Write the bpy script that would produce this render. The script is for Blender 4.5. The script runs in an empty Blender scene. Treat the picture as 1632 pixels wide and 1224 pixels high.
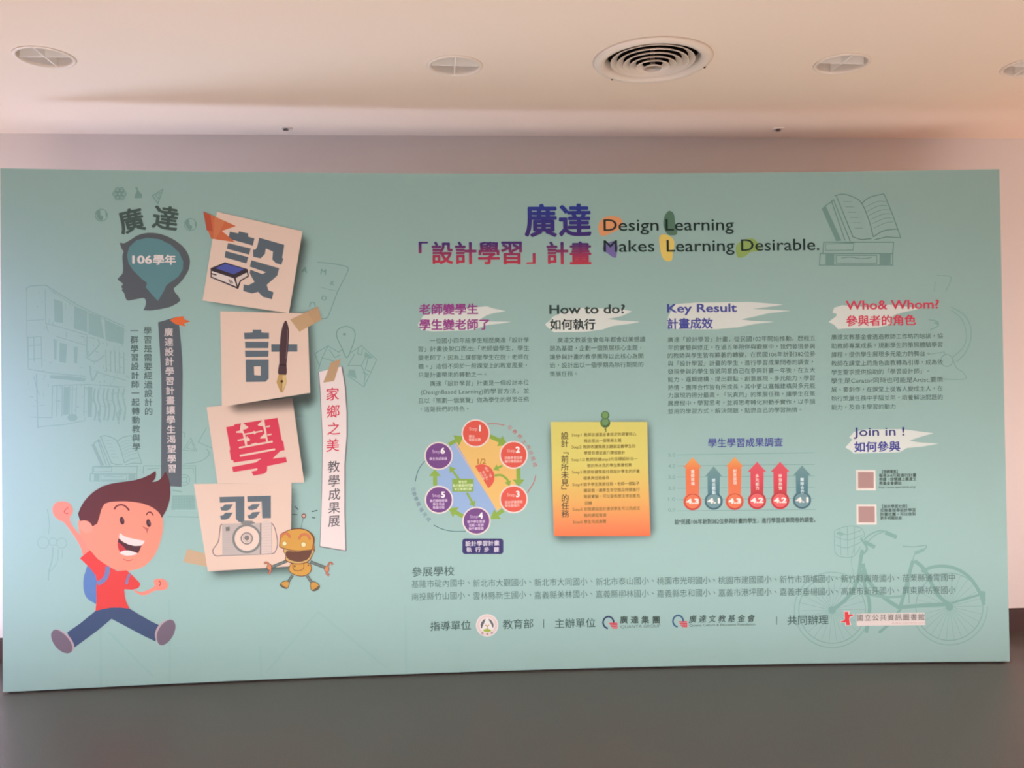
import bpy, bmesh, math, random
from math import sin, cos, pi, sqrt, radians, atan2
from mathutils import Vector, Matrix

# ---------------------------------------------------------------- camera
scene = bpy.context.scene
COL = scene.collection
FPX, CX, CY = 1400.0, 816.0, 612.0            # focal length and centre, in pixels of the 1632x1224 frame
PITCH, ROLL, YAW, CAMZ = 0.01408, -0.01323, -0.06233, 1.3275
_fw = Vector((-sin(YAW), cos(YAW), 0)); _rt = Vector((cos(YAW), sin(YAW), 0)); _up = Vector((0, 0, 1))
CF = _fw*cos(PITCH) + _up*sin(PITCH)
_u2 = _up*cos(PITCH) - _fw*sin(PITCH)
CR = _rt*cos(ROLL) + _u2*sin(ROLL)
CU = _u2*cos(ROLL) - _rt*sin(ROLL)
cam_d = bpy.data.cameras.new('camera'); cam = bpy.data.objects.new('camera', cam_d); COL.objects.link(cam)
cam_d.sensor_width = 36.0; cam_d.lens = FPX/1632.0*36.0; cam_d.clip_start = 0.05
cam_d.dof.use_dof = True; cam_d.dof.focus_distance = 1.5; cam_d.dof.aperture_fstop = 13.0   # the photograph is a little out of focus
cam.matrix_world = Matrix(((CR.x, CU.x, -CF.x, 0), (CR.y, CU.y, -CF.y, 0), (CR.z, CU.z, -CF.z, CAMZ), (0, 0, 0, 1)))
scene.camera = cam

# ---------------------------------------------------------------- world, lights, exposure
vs = scene.view_settings
vs.view_transform = 'Standard'; vs.look = 'None'; vs.gamma = 1.0; vs.exposure = 0.0
vs.use_curve_mapping = False
scene.cycles.max_bounces = 8; scene.cycles.diffuse_bounces = 5
scene.cycles.use_denoising = True
world = bpy.data.worlds.new('daylight'); scene.world = world; world.use_nodes = True
world.node_tree.nodes['Background'].inputs[0].default_value = (0.80, 0.88, 1.0, 1)
world.node_tree.nodes['Background'].inputs[1].default_value = 0.1

def area(name, loc, aim, sx, sy, power, col, spread=180.0):
    d = bpy.data.lights.new(name, 'AREA'); d.shape = 'RECTANGLE'; d.size = sx; d.size_y = sy
    d.energy = power; d.color = col; d.spread = radians(spread)
    o = bpy.data.objects.new(name, d); COL.objects.link(o); o.location = loc
    o.rotation_euler = (Vector(aim)-Vector(loc)).to_track_quat('-Z', 'Y').to_euler()
    return o

# sunlight through the high front windows, lying on the floor before the panel (out of view)
sun_d = bpy.data.lights.new('sun', 'SUN'); sun_d.energy = 124.6; sun_d.angle = radians(3.0); sun_d.color = (0.996, 0.997, 1.0)
sun = bpy.data.objects.new('sun', sun_d); COL.objects.link(sun); sun.location = (0.5, -6, 5)
sun.rotation_euler = Vector((0.0, cos(radians(29)), -sin(radians(29)))).to_track_quat('-Z', 'Y').to_euler()
# skylight through the high front windows, falling downwards only, and an added low fill
area('skylight_high', (0.6, -2.10, 2.10), (0.6, 3.4, 0.0), 6.0, 0.9, 15.9, (1.0, 0.925, 0.981), 50.0)
area('low_front_fill', (0.6, -2.10, 1.20), (0.6, 4.1, -0.9), 6.0, 0.45, 31.2, (1.0, 0.894, 0.904), 40.0)  # added fill lamp that brightens the lower part of the panel
# daylight through the low left window and the slot window behind the panel's left end, plus an added floor fill
area('left_window_daylight', (-3.25, 3.2, 0.80), (0.0, 3.4, 0.8), 1.2, 1.4, 13.5, (0.889, 0.8, 1.0))
area('side_window_daylight', (-3.25, 1.00, 1.35), (-2.55, 4.2, 1.05), 0.6, 1.1, 6.6, (0.673, 0.582, 1.0), 38.0)
area('slot_window_daylight', (-3.28, 4.45, 0.60), (0.7, 4.48, 2.72), 0.34, 1.0, 13.0, (0.45, 0.62, 1.0), 85.0)
area('slot_window_glow', (-3.28, 4.45, 1.0), (0.0, 4.50, 1.6), 0.34, 1.9, 13.0, (0.86, 0.88, 1.0))
area('left_floor_fill', (-3.22, 3.2, 1.35), (-2.80, 3.3, 0.0), 1.0, 0.25, 12.0, (0.90, 0.86, 1.0), 62.0)  # added lamp aimed down to brighten the floor at the left
# warm light from the passage on the right
area('passage_low', (4.05, 3.0, 0.70), (0.0, 3.3, 0.7), 1.2, 1.2, 9.0, (1.0, 0.40, 0.27))
area('passage_end', (4.05, 4.40, 1.2), (2.0, 4.6, 1.2), 0.3, 2.2, 9.9, (1.0, 0.515, 0.242))

# ---------------------------------------------------------------- helpers
def lin(h):
    h = h.lstrip('#'); out = []
    for i in (0, 2, 4):
        c = int(h[i:i+2], 16)/255.0
        out.append(c/12.92 if c <= 0.04045 else ((c+0.055)/1.055)**2.4)
    return out
_mats = {}
def new_mat(name, rough=0.5, spec=0.5):
    m = bpy.data.materials.new(name); m.use_nodes = True
    b = m.node_tree.nodes['Principled BSDF']
    b.inputs['Roughness'].default_value = rough
    b.inputs['Specular IOR Level'].default_value = spec
    return m, b
INK_GAIN = (0.82, 0.93, 0.93)
def albedo(h):
    return tuple(max(0.004, c*g-0.012) for c, g in zip(lin(h), INK_GAIN))+(1,)
INK_ROUGH = 0.48
INK_SPEC = 0.18
def ink(h):
    if h not in _mats:
        m, b = new_mat('printed_ink_'+h.strip('#'), INK_ROUGH, INK_SPEC)
        b.inputs['Base Color'].default_value = albedo(h)
        _mats[h] = m
    return _mats[h]
def N(m, t, **kw):
    n = m.node_tree.nodes.new(t)
    for k, v in kw.items(): setattr(n, k, v)
    return n
def grad_ink(name, z0, z1, stops):
    """ink printed as a colour run from height z0 up to height z1 on the panel"""
    m, b = new_mat(name, INK_ROUGH, INK_SPEC); L = m.node_tree.links
    g = N(m, 'ShaderNodeNewGeometry'); s = N(m, 'ShaderNodeSeparateXYZ'); r = N(m, 'ShaderNodeMapRange'); c = N(m, 'ShaderNodeValToRGB')
    L.new(g.outputs['Position'], s.inputs[0]); L.new(s.outputs['Z'], r.inputs['Value'])
    r.inputs['From Min'].default_value = z0; r.inputs['From Max'].default_value = z1
    L.new(r.outputs[0], c.inputs[0]); L.new(c.outputs[0], b.inputs['Base Color'])
    e = c.color_ramp.elements
    while len(e) < len(stops): e.new(0.5)
    for i, (p, h) in enumerate(stops):
        e[i].position = p; e[i].color = albedo(h)
    return m
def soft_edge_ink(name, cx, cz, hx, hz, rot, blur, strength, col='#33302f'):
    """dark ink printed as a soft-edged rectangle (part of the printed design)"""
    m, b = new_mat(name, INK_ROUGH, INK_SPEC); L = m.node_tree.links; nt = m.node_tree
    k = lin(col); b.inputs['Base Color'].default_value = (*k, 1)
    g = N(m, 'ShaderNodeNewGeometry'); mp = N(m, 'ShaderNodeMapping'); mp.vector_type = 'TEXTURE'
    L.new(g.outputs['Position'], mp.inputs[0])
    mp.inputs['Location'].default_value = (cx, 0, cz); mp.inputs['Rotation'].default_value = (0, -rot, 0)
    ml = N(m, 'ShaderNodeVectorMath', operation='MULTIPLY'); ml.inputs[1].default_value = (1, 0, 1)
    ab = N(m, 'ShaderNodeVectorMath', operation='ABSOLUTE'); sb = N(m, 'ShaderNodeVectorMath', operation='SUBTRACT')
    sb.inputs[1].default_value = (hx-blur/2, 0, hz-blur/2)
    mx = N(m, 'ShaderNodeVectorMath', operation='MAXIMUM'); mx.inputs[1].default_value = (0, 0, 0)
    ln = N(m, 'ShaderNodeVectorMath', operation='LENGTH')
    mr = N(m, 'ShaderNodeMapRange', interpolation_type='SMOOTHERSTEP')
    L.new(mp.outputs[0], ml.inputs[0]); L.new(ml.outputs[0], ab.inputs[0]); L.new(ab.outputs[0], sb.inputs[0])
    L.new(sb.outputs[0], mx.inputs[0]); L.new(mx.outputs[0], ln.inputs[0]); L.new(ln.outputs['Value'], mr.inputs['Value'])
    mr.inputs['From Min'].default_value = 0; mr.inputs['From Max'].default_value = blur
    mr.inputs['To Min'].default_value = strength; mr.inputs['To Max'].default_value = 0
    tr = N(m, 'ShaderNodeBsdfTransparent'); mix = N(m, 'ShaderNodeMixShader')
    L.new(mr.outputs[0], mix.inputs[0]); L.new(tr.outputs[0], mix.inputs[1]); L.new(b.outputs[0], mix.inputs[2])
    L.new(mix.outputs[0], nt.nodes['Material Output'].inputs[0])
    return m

def link_mesh(name, bm, mats, parent=None, smooth=False):
    me = bpy.data.meshes.new(name); bm.to_mesh(me); bm.free()
    for m in (mats if isinstance(mats, (list, tuple)) else [mats]): me.materials.append(m)
    if smooth:
        for p in me.polygons: p.use_smooth = True
    o = bpy.data.objects.new(name, me); COL.objects.link(o)
    if parent: o.parent = parent
    return o
def tag(o, label=None, cat=None, group=None, kind=None):
    if label: o['label'] = label
    if cat: o['category'] = cat
    if group: o['group'] = group
    if kind: o['kind'] = kind
    return o
def empty(name, loc):
    o = bpy.data.objects.new(name, None); COL.objects.link(o); o.location = loc; o.empty_display_size = 0.1
    return o
def box(bm, x0, x1, y0, y1, z0, z1):
    v = [bm.verts.new(p) for p in ((x0,y0,z0),(x1,y0,z0),(x1,y1,z0),(x0,y1,z0),(x0,y0,z1),(x1,y0,z1),(x1,y1,z1),(x0,y1,z1))]
    for f in ((0,3,2,1),(4,5,6,7),(0,1,5,4),(1,2,6,5),(2,3,7,6),(3,0,4,7)): bm.faces.new([v[i] for i in f])
def lathe(bm, prof, n=48, c=(0,0,0), ratio=1.0):
    rings = []
    for r, z in prof:
        rings.append([bm.verts.new((c[0]+r*cos(2*pi*i/n), c[1]+r*sin(2*pi*i/n)*ratio, c[2]+z)) for i in range(n)])
    for a, b in zip(rings, rings[1:]):
        for i in range(n): bm.faces.new((a[i], a[(i+1)%n], b[(i+1)%n], b[i]))
    return rings

# ---------------------------------------------------------------- the room
WALL_Y, CEIL, XL, XR, YF = 4.6636, 2.718, -3.3, 4.1, -2.2
def paint(name, h, rough, gain=1.0, bump=0.02, scale=180):
    m, b = new_mat(name, rough, 0.3); L = m.node_tree.links
    c = lin(h); b.inputs['Base Color'].default_value = (c[0]*gain, c[1]*gain, c[2]*gain, 1)
    t = N(m, 'ShaderNodeTexCoord'); no = N(m, 'ShaderNodeTexNoise'); bu = N(m, 'ShaderNodeBump')
    no.inputs['Scale'].default_value = scale; no.inputs['Detail'].default_value = 4
    L.new(t.outputs['Object'], no.inputs['Vector']); L.new(no.outputs['Fac'], bu.inputs['Height'])
    bu.inputs['Strength'].default_value = bump; L.new(bu.outputs[0], b.inputs['Normal'])
    return m
M_WALL = paint('wall_paint', '#e6dcd8', 0.75)
M_CEIL = paint('ceiling_paint', '#efd9c5', 0.8)
M_BASE = paint('baseboard_paint', '#4a3836', 0.45, 1.0, 0.0)
M_FRAME = paint('window_frame_metal', '#777777', 0.4)
# floor: dark grey speckled vinyl
M_FLOOR, fb = new_mat('grey_vinyl_floor', 0.38, 0.4)
L = M_FLOOR.node_tree.links
tc = N(M_FLOOR, 'ShaderNodeTexCoord'); n1 = N(M_FLOOR, 'ShaderNodeTexNoise'); rp = N(M_FLOOR, 'ShaderNodeValToRGB')
n1.inputs['Scale'].default_value = 260; n1.inputs['Detail'].default_value = 3
L.new(tc.outputs['Object'], n1.inputs['Vector']); L.new(n1.outputs['Fac'], rp.inputs[0]); L.new(rp.outputs[0], fb.inputs['Base Color'])
rp.color_ramp.elements[0].position = 0.3; rp.color_ramp.elements[1].position = 0.7
rp.color_ramp.elements[0].color = (0.076, 0.066, 0.058, 1); rp.color_ramp.elements[1].color = (0.126, 0.108, 0.096, 1)

def struct(name, bm, m):
    return tag(link_mesh(name, bm, m), kind='structure')
bm = bmesh.new(); box(bm, XL-0.2, XR+0.2, YF-0.2, WALL_Y+0.2, -0.1, 0.0); struct('floor', bm, M_FLOOR)
bm = bmesh.new(); box(bm, XL-0.2, XR+0.2, WALL_Y, WALL_Y+0.15, 0.0, CEIL); struct('wall_back', bm, M_WALL)
bm = bmesh.new(); box(bm, XR, XR+0.15, YF, 2.3, 0, CEIL); box(bm, XR, XR+0.15, 2.3, WALL_Y, 2.35, CEIL)
struct('wall_right', bm, M_WALL)
bm = bmesh.new()
for a in ((YF, 0.8, 0, CEIL), (0.8, 1.5, 0, 0.8), (0.8, 1.5, 2.0, CEIL), (1.5, 2.6, 0, CEIL), (2.6, 3.8, 0, 0.1), (2.6, 3.8, 1.5, CEIL), (3.8, 4.24, 0, CEIL), (4.24, WALL_Y, 2.1, CEIL)):
    box(bm, XL-0.15, XL, *a)
struct('wall_left', bm, M_WALL)
bm = bmesh.new()
box(bm, XL, XR, YF-0.15, YF, 0, 0.95); box(bm, -2.6, 3.8, YF-0.15, YF, 1.45, 1.6); box(bm, XL, XR, YF-0.15, YF, 2.65, CEIL)
box(bm, XL, -2.6, YF-0.15, YF, 0.95, 2.65); box(bm, 3.8, XR, YF-0.15, YF, 0.95, 2.65)
struct('wall_front', bm, M_WALL)
def frame(name, axis, a0, a1, z0, z1, at):
    bm = bmesh.new(); t = 0.025
    seg = [(a0, a0+2*t, z0, z1), (a1-2*t, a1, z0, z1), (a0, a1, z0, z0+2*t), (a0, a1, z1-2*t, z1)]
    for s in seg:
        if axis == 'x': box(bm, s[0], s[1], at-t, at+t, s[2], s[3])
        else: box(bm, at-t, at+t, s[0], s[1], s[2], s[3])
    return struct(name, bm, M_FRAME)
frame('window_1', 'x', -2.6, 3.8, 1.6, 2.65, YF-0.07)
frame('window_2', 'y', 0.8, 1.5, 0.8, 2.0, XL-0.07)
frame('added_low_window', 'x', -2.6, 3.8, 0.95, 1.45, YF-0.07)  # unseen window row added to hold the low fill lamp
frame('window_5', 'y', 2.6, 3.8, 0.1, 1.5, XL-0.07)
bm = bmesh.new(); box(bm, -2.8, 4.0, YF-1.3, YF-0.16, 1.46, 1.54); struct('added_sun_ledge', bm, M_FRAME)     # unseen ledge added to keep the sun off the lower window row
frame('window_3', 'y', 4.24, WALL_Y-0.005, 0.02, 2.1, XL-0.07)
bm = bmesh.new(); box(bm, XL, XR, WALL_Y-0.014, WALL_Y, 0.0, 0.118); box(bm, XL, XR, WALL_Y-0.009, WALL_Y, 0.118, 0.128)
struct('baseboard_back', bm, M_BASE)

# ceiling slab with the openings for the fittings
DOWN = [(-1.641, 3.627), (0.007, 3.676), (1.643, 3.607), (2.482, 3.62)]
DIF = (0.828, 3.592)
bm = bmesh.new(); box(bm, XL-0.2, XR+0.2, YF-0.2, WALL_Y+0.15, CEIL, CEIL+0.04)
ceil_o = link_mesh('ceiling', bm, M_CEIL)
bm = bmesh.new()
for (x, y), r in [(d, 0.104) for d in DOWN] + [(DIF, 0.205)]:
    rg = lathe(bm, [(r, CEIL-0.05), (r, CEIL+0.09)], 64, (x, y, 0))
    bm.faces.new(rg[0]); bm.faces.new(rg[1])
bmesh.ops.recalc_face_normals(bm, faces=bm.faces)
cut = link_mesh('opening_cutter', bm, M_CEIL)
md = ceil_o.modifiers.new('openings', 'BOOLEAN'); md.object = cut; md.operation = 'DIFFERENCE'; md.solver = 'EXACT'
bpy.context.view_layer.update()
dg = bpy.context.evaluated_depsgraph_get()
cm = bpy.data.meshes.new_from_object(ceil_o.evaluated_get(dg))
ceil_o.modifiers.clear(); ceil_o.data = cm; cm.name = 'ceiling'
bpy.data.objects.remove(cut)
tag(ceil_o, kind='structure')

# ---------------------------------------------------------------- ceiling fittings
M_TRIM = paint('white_trim_enamel', '#e8d6c6', 0.4, 1.0, 0.0)
M_REFL, b_ = new_mat('brushed_reflector', 0.32, 0.5); b_.inputs['Metallic'].default_value = 0.25; b_.inputs['Base Color'].default_value = (0.78, 0.70, 0.63, 1)
M_BLADE = paint('baffle_enamel', '#fbf3ea', 0.3, 1.0, 0.0)
M_GREY = paint('dull_brass', '#75655a', 0.5, 1.0, 0.0)
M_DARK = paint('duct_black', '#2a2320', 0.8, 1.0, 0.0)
def downlight(x, y, rot, label):
    root = empty('downlight', (x, y, CEIL)); root.rotation_euler = (0, 0, rot)
    tag(root, label, 'ceiling light', 'round downlights in the ceiling')
    bm = bmesh.new(); lathe(bm, [(0.101, 0.006), (0.102, -0.004), (0.107, -0.006), (0.114, -0.004), (0.117, 0.0), (0.106, 0.002), (0.101, 0.006)], 64)
    link_mesh('trim_ring', bm, M_TRIM, root, True)
    bm = bmesh.new(); rg = lathe(bm, [(0.1015, 0.0), (0.1015, 0.03), (0.095, 0.08), (0.078, 0.12), (0.05, 0.14), (0.012, 0.146)], 64)
    bm.faces.new(rg[-1]); link_mesh('reflector', bm, M_REFL, root, True)
    for nm, a in (('baffle_blade', 0.0), ('baffle_blade', pi/2)):
        bm = bmesh.new(); box(bm, -0.100, 0.100, -0.0018, 0.0018, 0.000, 0.036)
        bmesh.ops.rotate(bm, verts=bm.verts, cent=(0, 0, 0), matrix=Matrix.Rotation(a, 3, 'Z'))
        link_mesh(nm, bm, M_BLADE, root)
    bm = bmesh.new(); lathe(bm, [(0.0, 0.066), (0.022, 0.068), (0.028, 0.09), (0.018, 0.125), (0.0, 0.13)], 24)
    link_mesh('bulb', bm, M_TRIM, root, True)
    return root
downlight(*DOWN[0], -0.02, 'round recessed downlight with cross baffle at far left of the ceiling, bright glint on rim')
downlight(*DOWN[1], 0.03, 'round recessed downlight with cross baffle left of the large air diffuser')
downlight(*DOWN[2], 0.06, 'round recessed downlight with cross baffle just right of the large air diffuser')
downlight(*DOWN[3], 0.05, 'round recessed downlight cut off by the right edge of the photo')

root = empty('air_diffuser', (DIF[0], DIF[1], CEIL)); tag(root, 'large round ceiling air diffuser with concentric cone rings', 'air vent')
bm = bmesh.new(); lathe(bm, [(0.19, 0.03), (0.196, 0.004), (0.203, -0.012), (0.222, -0.016), (0.240, -0.010), (0.248, 0.0), (0.205, 0.002)], 96)
link_mesh('flange', bm, M_TRIM, root, True)
for i, r in enumerate((0.172, 0.146, 0.120, 0.094, 0.068)):
    bm = bmesh.new(); z = -0.004-0.006*i
    lathe(bm, [(r-0.026, 0.014+z), (r, 0.0+z), (r+0.0015, -0.003+z), (r+0.003, -0.002+z), (r+0.002, 0.002+z), (r-0.024, 0.0165+z), (r-0.026, 0.014+z)], 96)
    link_mesh('cone_ring', bm, M_TRIM, root, True)
bm = bmesh.new(); rg = lathe(bm, [(0.034, -0.036), (0.038, -0.034), (0.036, -0.030), (0.010, -0.018), (0.008, 0.05)], 48); bm.faces.new(rg[0]); bm.faces.new(rg[-1])
link_mesh('centre_cone', bm, M_TRIM, root, True)
bm = bmesh.new(); rg = lathe(bm, [(0.203, 0.001), (0.203, 0.16), (0.19, 0.17)], 64); bm.faces.new(rg[-1])
link_mesh('duct_collar', bm, M_DARK, root, True)
for a in (2.2, 0.15):
    bm = bmesh.new(); lathe(bm, [(0.0, -0.0165), (0.004, -0.0165), (0.005, -0.013), (0.005, -0.008)], 12, (0.232*cos(a), 0.232*sin(a), 0))
    link_mesh('screw', bm, M_DARK, root, True)
def sprinkler(x, y, label):
    root = empty('fire_sprinkler', (x, y, CEIL)); tag(root, label, 'sprinkler', 'small sprinklers by the back wall')
    bm = bmesh.new(); lathe(bm, [(0.033, 0.0), (0.033, -0.003), (0.026, -0.005), (0.014, -0.0045), (0.012, -0.001)], 32); link_mesh('escutcheon', bm, M_TRIM, root, True)
    bm = bmesh.new(); rg = lathe(bm, [(0.008, -0.001), (0.007, -0.008), (0.005, -0.010)], 16); bm.faces.new(rg[-1]); link_mesh('nozzle', bm, M_GREY, root, True)
    bm = bmesh.new(); rg = lathe(bm, [(0.013, -0.0115), (0.014, -0.0105), (0.005, -0.0095)], 24); bm.faces.new(rg[0]); link_mesh('deflector', bm, M_GREY, root, True)
sprinkler(-0.860, 4.546, 'tiny sprinkler in the pale ceiling strip above the stacked paper cards')
sprinkler(1.702, 4.508, 'tiny dark sprinkler in the ceiling strip near the right end')

# ---------------------------------------------------------------- the exhibition panel (a gently curved free-standing wall)
PC0, PC1, PC2 = 4.24112, 0.00169, -0.01635
PX0, PX1, PZ0, PZ1 = -2.0866, 2.6630, 0.008, 2.408
def PY(X): return PC0 + PC1*X + PC2*X*X
def S(px, py):
    """measured point of the photograph -> (X, Z) on the curved panel face"""
    d = CF + CR*((px-CX)/FPX) - CU*((py-CY)/FPX)
    a = PC2*d.x*d.x; b = PC1*d.x - d.y; c = PC0
    t = (-b - sqrt(b*b-4*a*c))/(2*a) if abs(a) > 1e-9 else -c/b
    if t < 0: t = (-b + sqrt(b*b-4*a*c))/(2*a)
    return d.x*t, CAMZ + d.z*t
def mpp(px, py):
    return abs(S(px+10, py)[0]-S(px, py)[0])/10
panel = empty('exhibition_panel', (0.288, 4.24, 0.0))
tag(panel, 'wide teal printed exhibition display wall standing on the grey floor before the pale wall', 'display panel')
P0 = Vector((0.288, 4.24, 0.0))
M_TEAL, tb = new_mat('teal_printed_board', INK_ROUGH, INK_SPEC)
_c = lin('#a2c7c1'); tb.inputs['Base Color'].default_value = (_c[0]*0.82, _c[1]*0.82, _c[2]*0.82, 1)
M_EDGE = paint('board_edge', '#cfd4d0', 0.5, 1.0, 0.0)
bm = bmesh.new(); n = 80; cols = []
for i in range(n+1):
    X = PX0+(PX1-PX0)*i/n; y = PY(X)
    cols.append([bm.verts.new((X-P0.x, yy-P0.y, z)) for yy, z in ((y, PZ0), (y, PZ1), (y+0.03, PZ1), (y+0.03, PZ0))])
for a, b in zip(cols, cols[1:]):
    for k in range(4):
        f = bm.faces.new((a[k], a[(k+1) % 4], b[(k+1) % 4], b[k])); f.material_index = 0 if k == 0 else 1
for c in (cols[0], cols[-1]):
    f = bm.faces.new(c); f.material_index = 1
bmesh.ops.recalc_face_normals(bm, faces=bm.faces)
link_mesh('board', bm, [M_TEAL, M_EDGE], panel)
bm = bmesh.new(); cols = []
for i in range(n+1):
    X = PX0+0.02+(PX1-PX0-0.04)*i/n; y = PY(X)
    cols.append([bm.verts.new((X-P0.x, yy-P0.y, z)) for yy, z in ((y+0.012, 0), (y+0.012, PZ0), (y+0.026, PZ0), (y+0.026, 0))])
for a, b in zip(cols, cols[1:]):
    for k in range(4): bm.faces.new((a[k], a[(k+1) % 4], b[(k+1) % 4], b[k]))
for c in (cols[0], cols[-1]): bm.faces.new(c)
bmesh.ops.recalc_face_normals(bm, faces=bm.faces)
tag(link_mesh('shadow_gap_rail', bm, M_DARK, panel), 'dark recessed strip added for the shadow gap under the panel')  # added rail, coloured dark to stand in for shade under the panel

from mathutils.geometry import tessellate_polygon
def catmull(pts, closed=True, n=6):
    out = []; m = len(pts); rng = range(m if closed else m-1)
    for i in rng:
        p0 = pts[(i-1) % m] if closed or i > 0 else pts[0]
        p1 = pts[i]; p2 = pts[(i+1) % m]; p3 = pts[(i+2) % m] if closed or i+2 < m else pts[-1]
        for k in range(n):
            t = k/n; t2 = t*t; t3 = t2*t
            out.append(tuple(0.5*((2*p1[j])+(-p0[j]+p2[j])*t+(2*p0[j]-5*p1[j]+4*p2[j]-p3[j])*t2+(-p0[j]+3*p1[j]-3*p2[j]+p3[j])*t3) for j in (0, 1)))
    if not closed: out.append(tuple(pts[-1]))
    return out
def T(x0, y0, s):
    """coordinates read off an enlarged detail of the photograph"""
    return lambda *pts: [(x0+p[0]/s, y0+p[1]/s) for p in pts]
def ell(cx, cy, rx, ry=None, rot=0, n=32, a0=0, a1=360):
    ry = rx if ry is None else ry; r = radians(rot); full = abs(a1-a0) >= 360
    out = []
    for i in range(n if full else n+1):
        a = radians(a0+(a1-a0)*i/n); x, y = rx*cos(a), ry*sin(a)
        out.append((cx+x*cos(r)-y*sin(r), cy+x*sin(r)+y*cos(r)))
    return out
_glyphs = {}
def glyphs(k):
    if k not in _glyphs:
        c = bpy.data.curves.new('lettering', 'FONT'); c.body = k; c.size = 1.0; c.resolution_u = 3
        o = bpy.data.objects.new('lettering', c); COL.objects.link(o)
        bpy.context.view_layer.update()
        me = bpy.data.meshes.new_from_object(o.evaluated_get(bpy.context.evaluated_depsgraph_get()))
        _glyphs[k] = ([(v.co.x, v.co.y) for v in me.vertices], [tuple(p.vertices) for p in me.polygons])
        bpy.data.objects.remove(o); bpy.data.curves.remove(c); bpy.data.meshes.remove(me)
    return _glyphs[k]
UNIT = 1.0e-4
class Art:
    """flat printed shapes of one graphic, gathered into one mesh with one ink slot per colour"""
    def __init__(s, lay): s.lay = lay; s.items = []; s.k = 0; s.n = 0
    def up(s, n=1): s.k += n; return s
    def add(s, verts, faces, col, d=0):
        s.n += 1; s.items.append((verts, faces, col, s.lay+s.k+d+0.07*(s.n % 14))); return s
    def fill(s, pts, col, smooth=False, n=6, d=0):
        if smooth: pts = catmull(pts, True, n)
        P = [S(*p) for p in pts]
        return s.add(P, [tuple(f) for f in tessellate_polygon([[Vector((x, z, 0)) for x, z in P]])], col, d)
    def stroke(s, pts, w, col, smooth=False, closed=False, n=5, d=0, taper=False):
        if smooth: pts = catmull(pts, closed, n)
        P = [Vector(S(*p)) for p in pts]; P = [p for i, p in enumerate(P) if i == 0 or (p-P[i-1]).length > 1e-6]
        h = w*mpp(*pts[0])/2; m = len(P); V = []; F = []
        for i in range(m):
            a = P[(i-1) % m] if closed or i > 0 else P[i]; b = P[(i+1) % m] if closed or i < m-1 else P[i]
            t1 = (P[i]-a); t2 = (b-P[i])
            t1 = t1.normalized() if t1.length > 0 else t2.normalized(); t2 = t2.normalized() if t2.length > 0 else t1
            nn = Vector((-(t1.y+t2.y), t1.x+t2.x))
            nn = nn.normalized() if nn.length > 1e-6 else Vector((-t1.y, t1.x))
            k = 1/max(0.5, nn.dot(Vector((-t1.y, t1.x)))); hh = h*k
            if taper: hh *= max(0.12, sin(pi*(i+0.35)/(m-0.3)))
            V += [tuple(P[i]+nn*hh), tuple(P[i]-nn*hh)]
        for i in range(m if closed else m-1):
            j = (i+1) % m; F.append((2*i, 2*j, 2*j+1, 2*i+1))
        return s.add(V, F, col, d)
    def _put(s, s_, bold, col, X, Z, sx, sz, ox, oy, rot, d, skew=0.0):
        v, f = glyphs(s_); c, q = cos(rot), sin(rot)
        sh = [(0, 0)]
        if bold > 0: sh = [(bold*u, bold*w) for u, w in ((1, 0), (-1, 0), (0, 0.8), (0, -0.8), (0.7, 0.6), (-0.7, 0.6), (0.7, -0.6), (-0.7, -0.6))][:4 if bold < 0.022 else 8]
        for du, dw in sh:                                     # heavier weights are the same glyph printed with a small spread
            V = []
            for a, b in v:
                x = (a-ox+skew*(b-oy)+du)*sx; z = (b-oy+dw)*sz
                V.append((X+x*c-z*q, Z+x*q+z*c))
            s.add(V, f, col, d)
        return s
    def line(s, t, x0, x1, yc, col, h=None, bold=0.0, d=0):
        """a run of full-width characters whose em squares span x0..x1"""
        X0, Z = S(x0, yc); X1 = S(x1, yc)[0]; n = len(t); sx = (X1-X0)/n
        sz = sx if h is None else h*mpp(x0, yc)
        for i, c in enumerate(t):                             # punctuation sits in the middle of its square
            if c in '，。、':
                v, f = glyphs(c); ox = (min(a for a, _ in v)+max(a for a, _ in v))/2; oy = (min(b for _, b in v)+max(b for _, b in v))/2
                s._put(c, bold, col, X0+(i+0.5)*sx, Z, sx, sz, ox, oy, 0, d)
        return s._put(''.join('\u3000' if c in '，。、' else c for c in t), bold, col, X0, Z, sx, sz, 0, 0.38, 0, d)
    def span(s, t, x0, x1, yb, col, h=None, bold=0.0, d=0, cap=0.727):
        """a run of any characters whose ink spans x0..x1 on baseline yb; h = cap height in pixels"""
        X0, Z = S(x0, yb); X1 = S(x1, yb)[0]; v, f = glyphs(t)
        a = min(p[0] for p in v); b = max(p[0] for p in v); sx = (X1-X0)/(b-a)
        sz = sx if h is None else h*mpp(x0, yb)/cap
        return s._put(t, bold, col, X0, Z, sx, sz, a, 0, 0, d)
    def box_glyph(s, t, x0, y0, x1, y1, col, bold=0.0, d=0):
        A = S(x0, y0); B = S(x1, y1); v, f = glyphs(t)
        a = min(p[0] for p in v); b = max(p[0] for p in v); c = min(p[1] for p in v); e = max(p[1] for p in v)
        return s._put(t, bold, col, A[0], B[1], (B[0]-A[0])/(b-a), (A[1]-B[1])/(e-c), a, c, 0, d)
    def char(s, t, cx, cy, size, col, bold=0.0, rot=0.0, d=0, sx=1.0, skew=0.0, wide=True):
        X, Z = S(cx, cy); k = size*mpp(cx, cy); ox = 0.5
        if not wide:
            v, f = glyphs(t); ox = (min(p[0] for p in v)+max(p[0] for p in v))/2
        return s._put(t, bold, col, X, Z, k*sx, k, ox, 0.38, radians(rot), d, skew)
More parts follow.
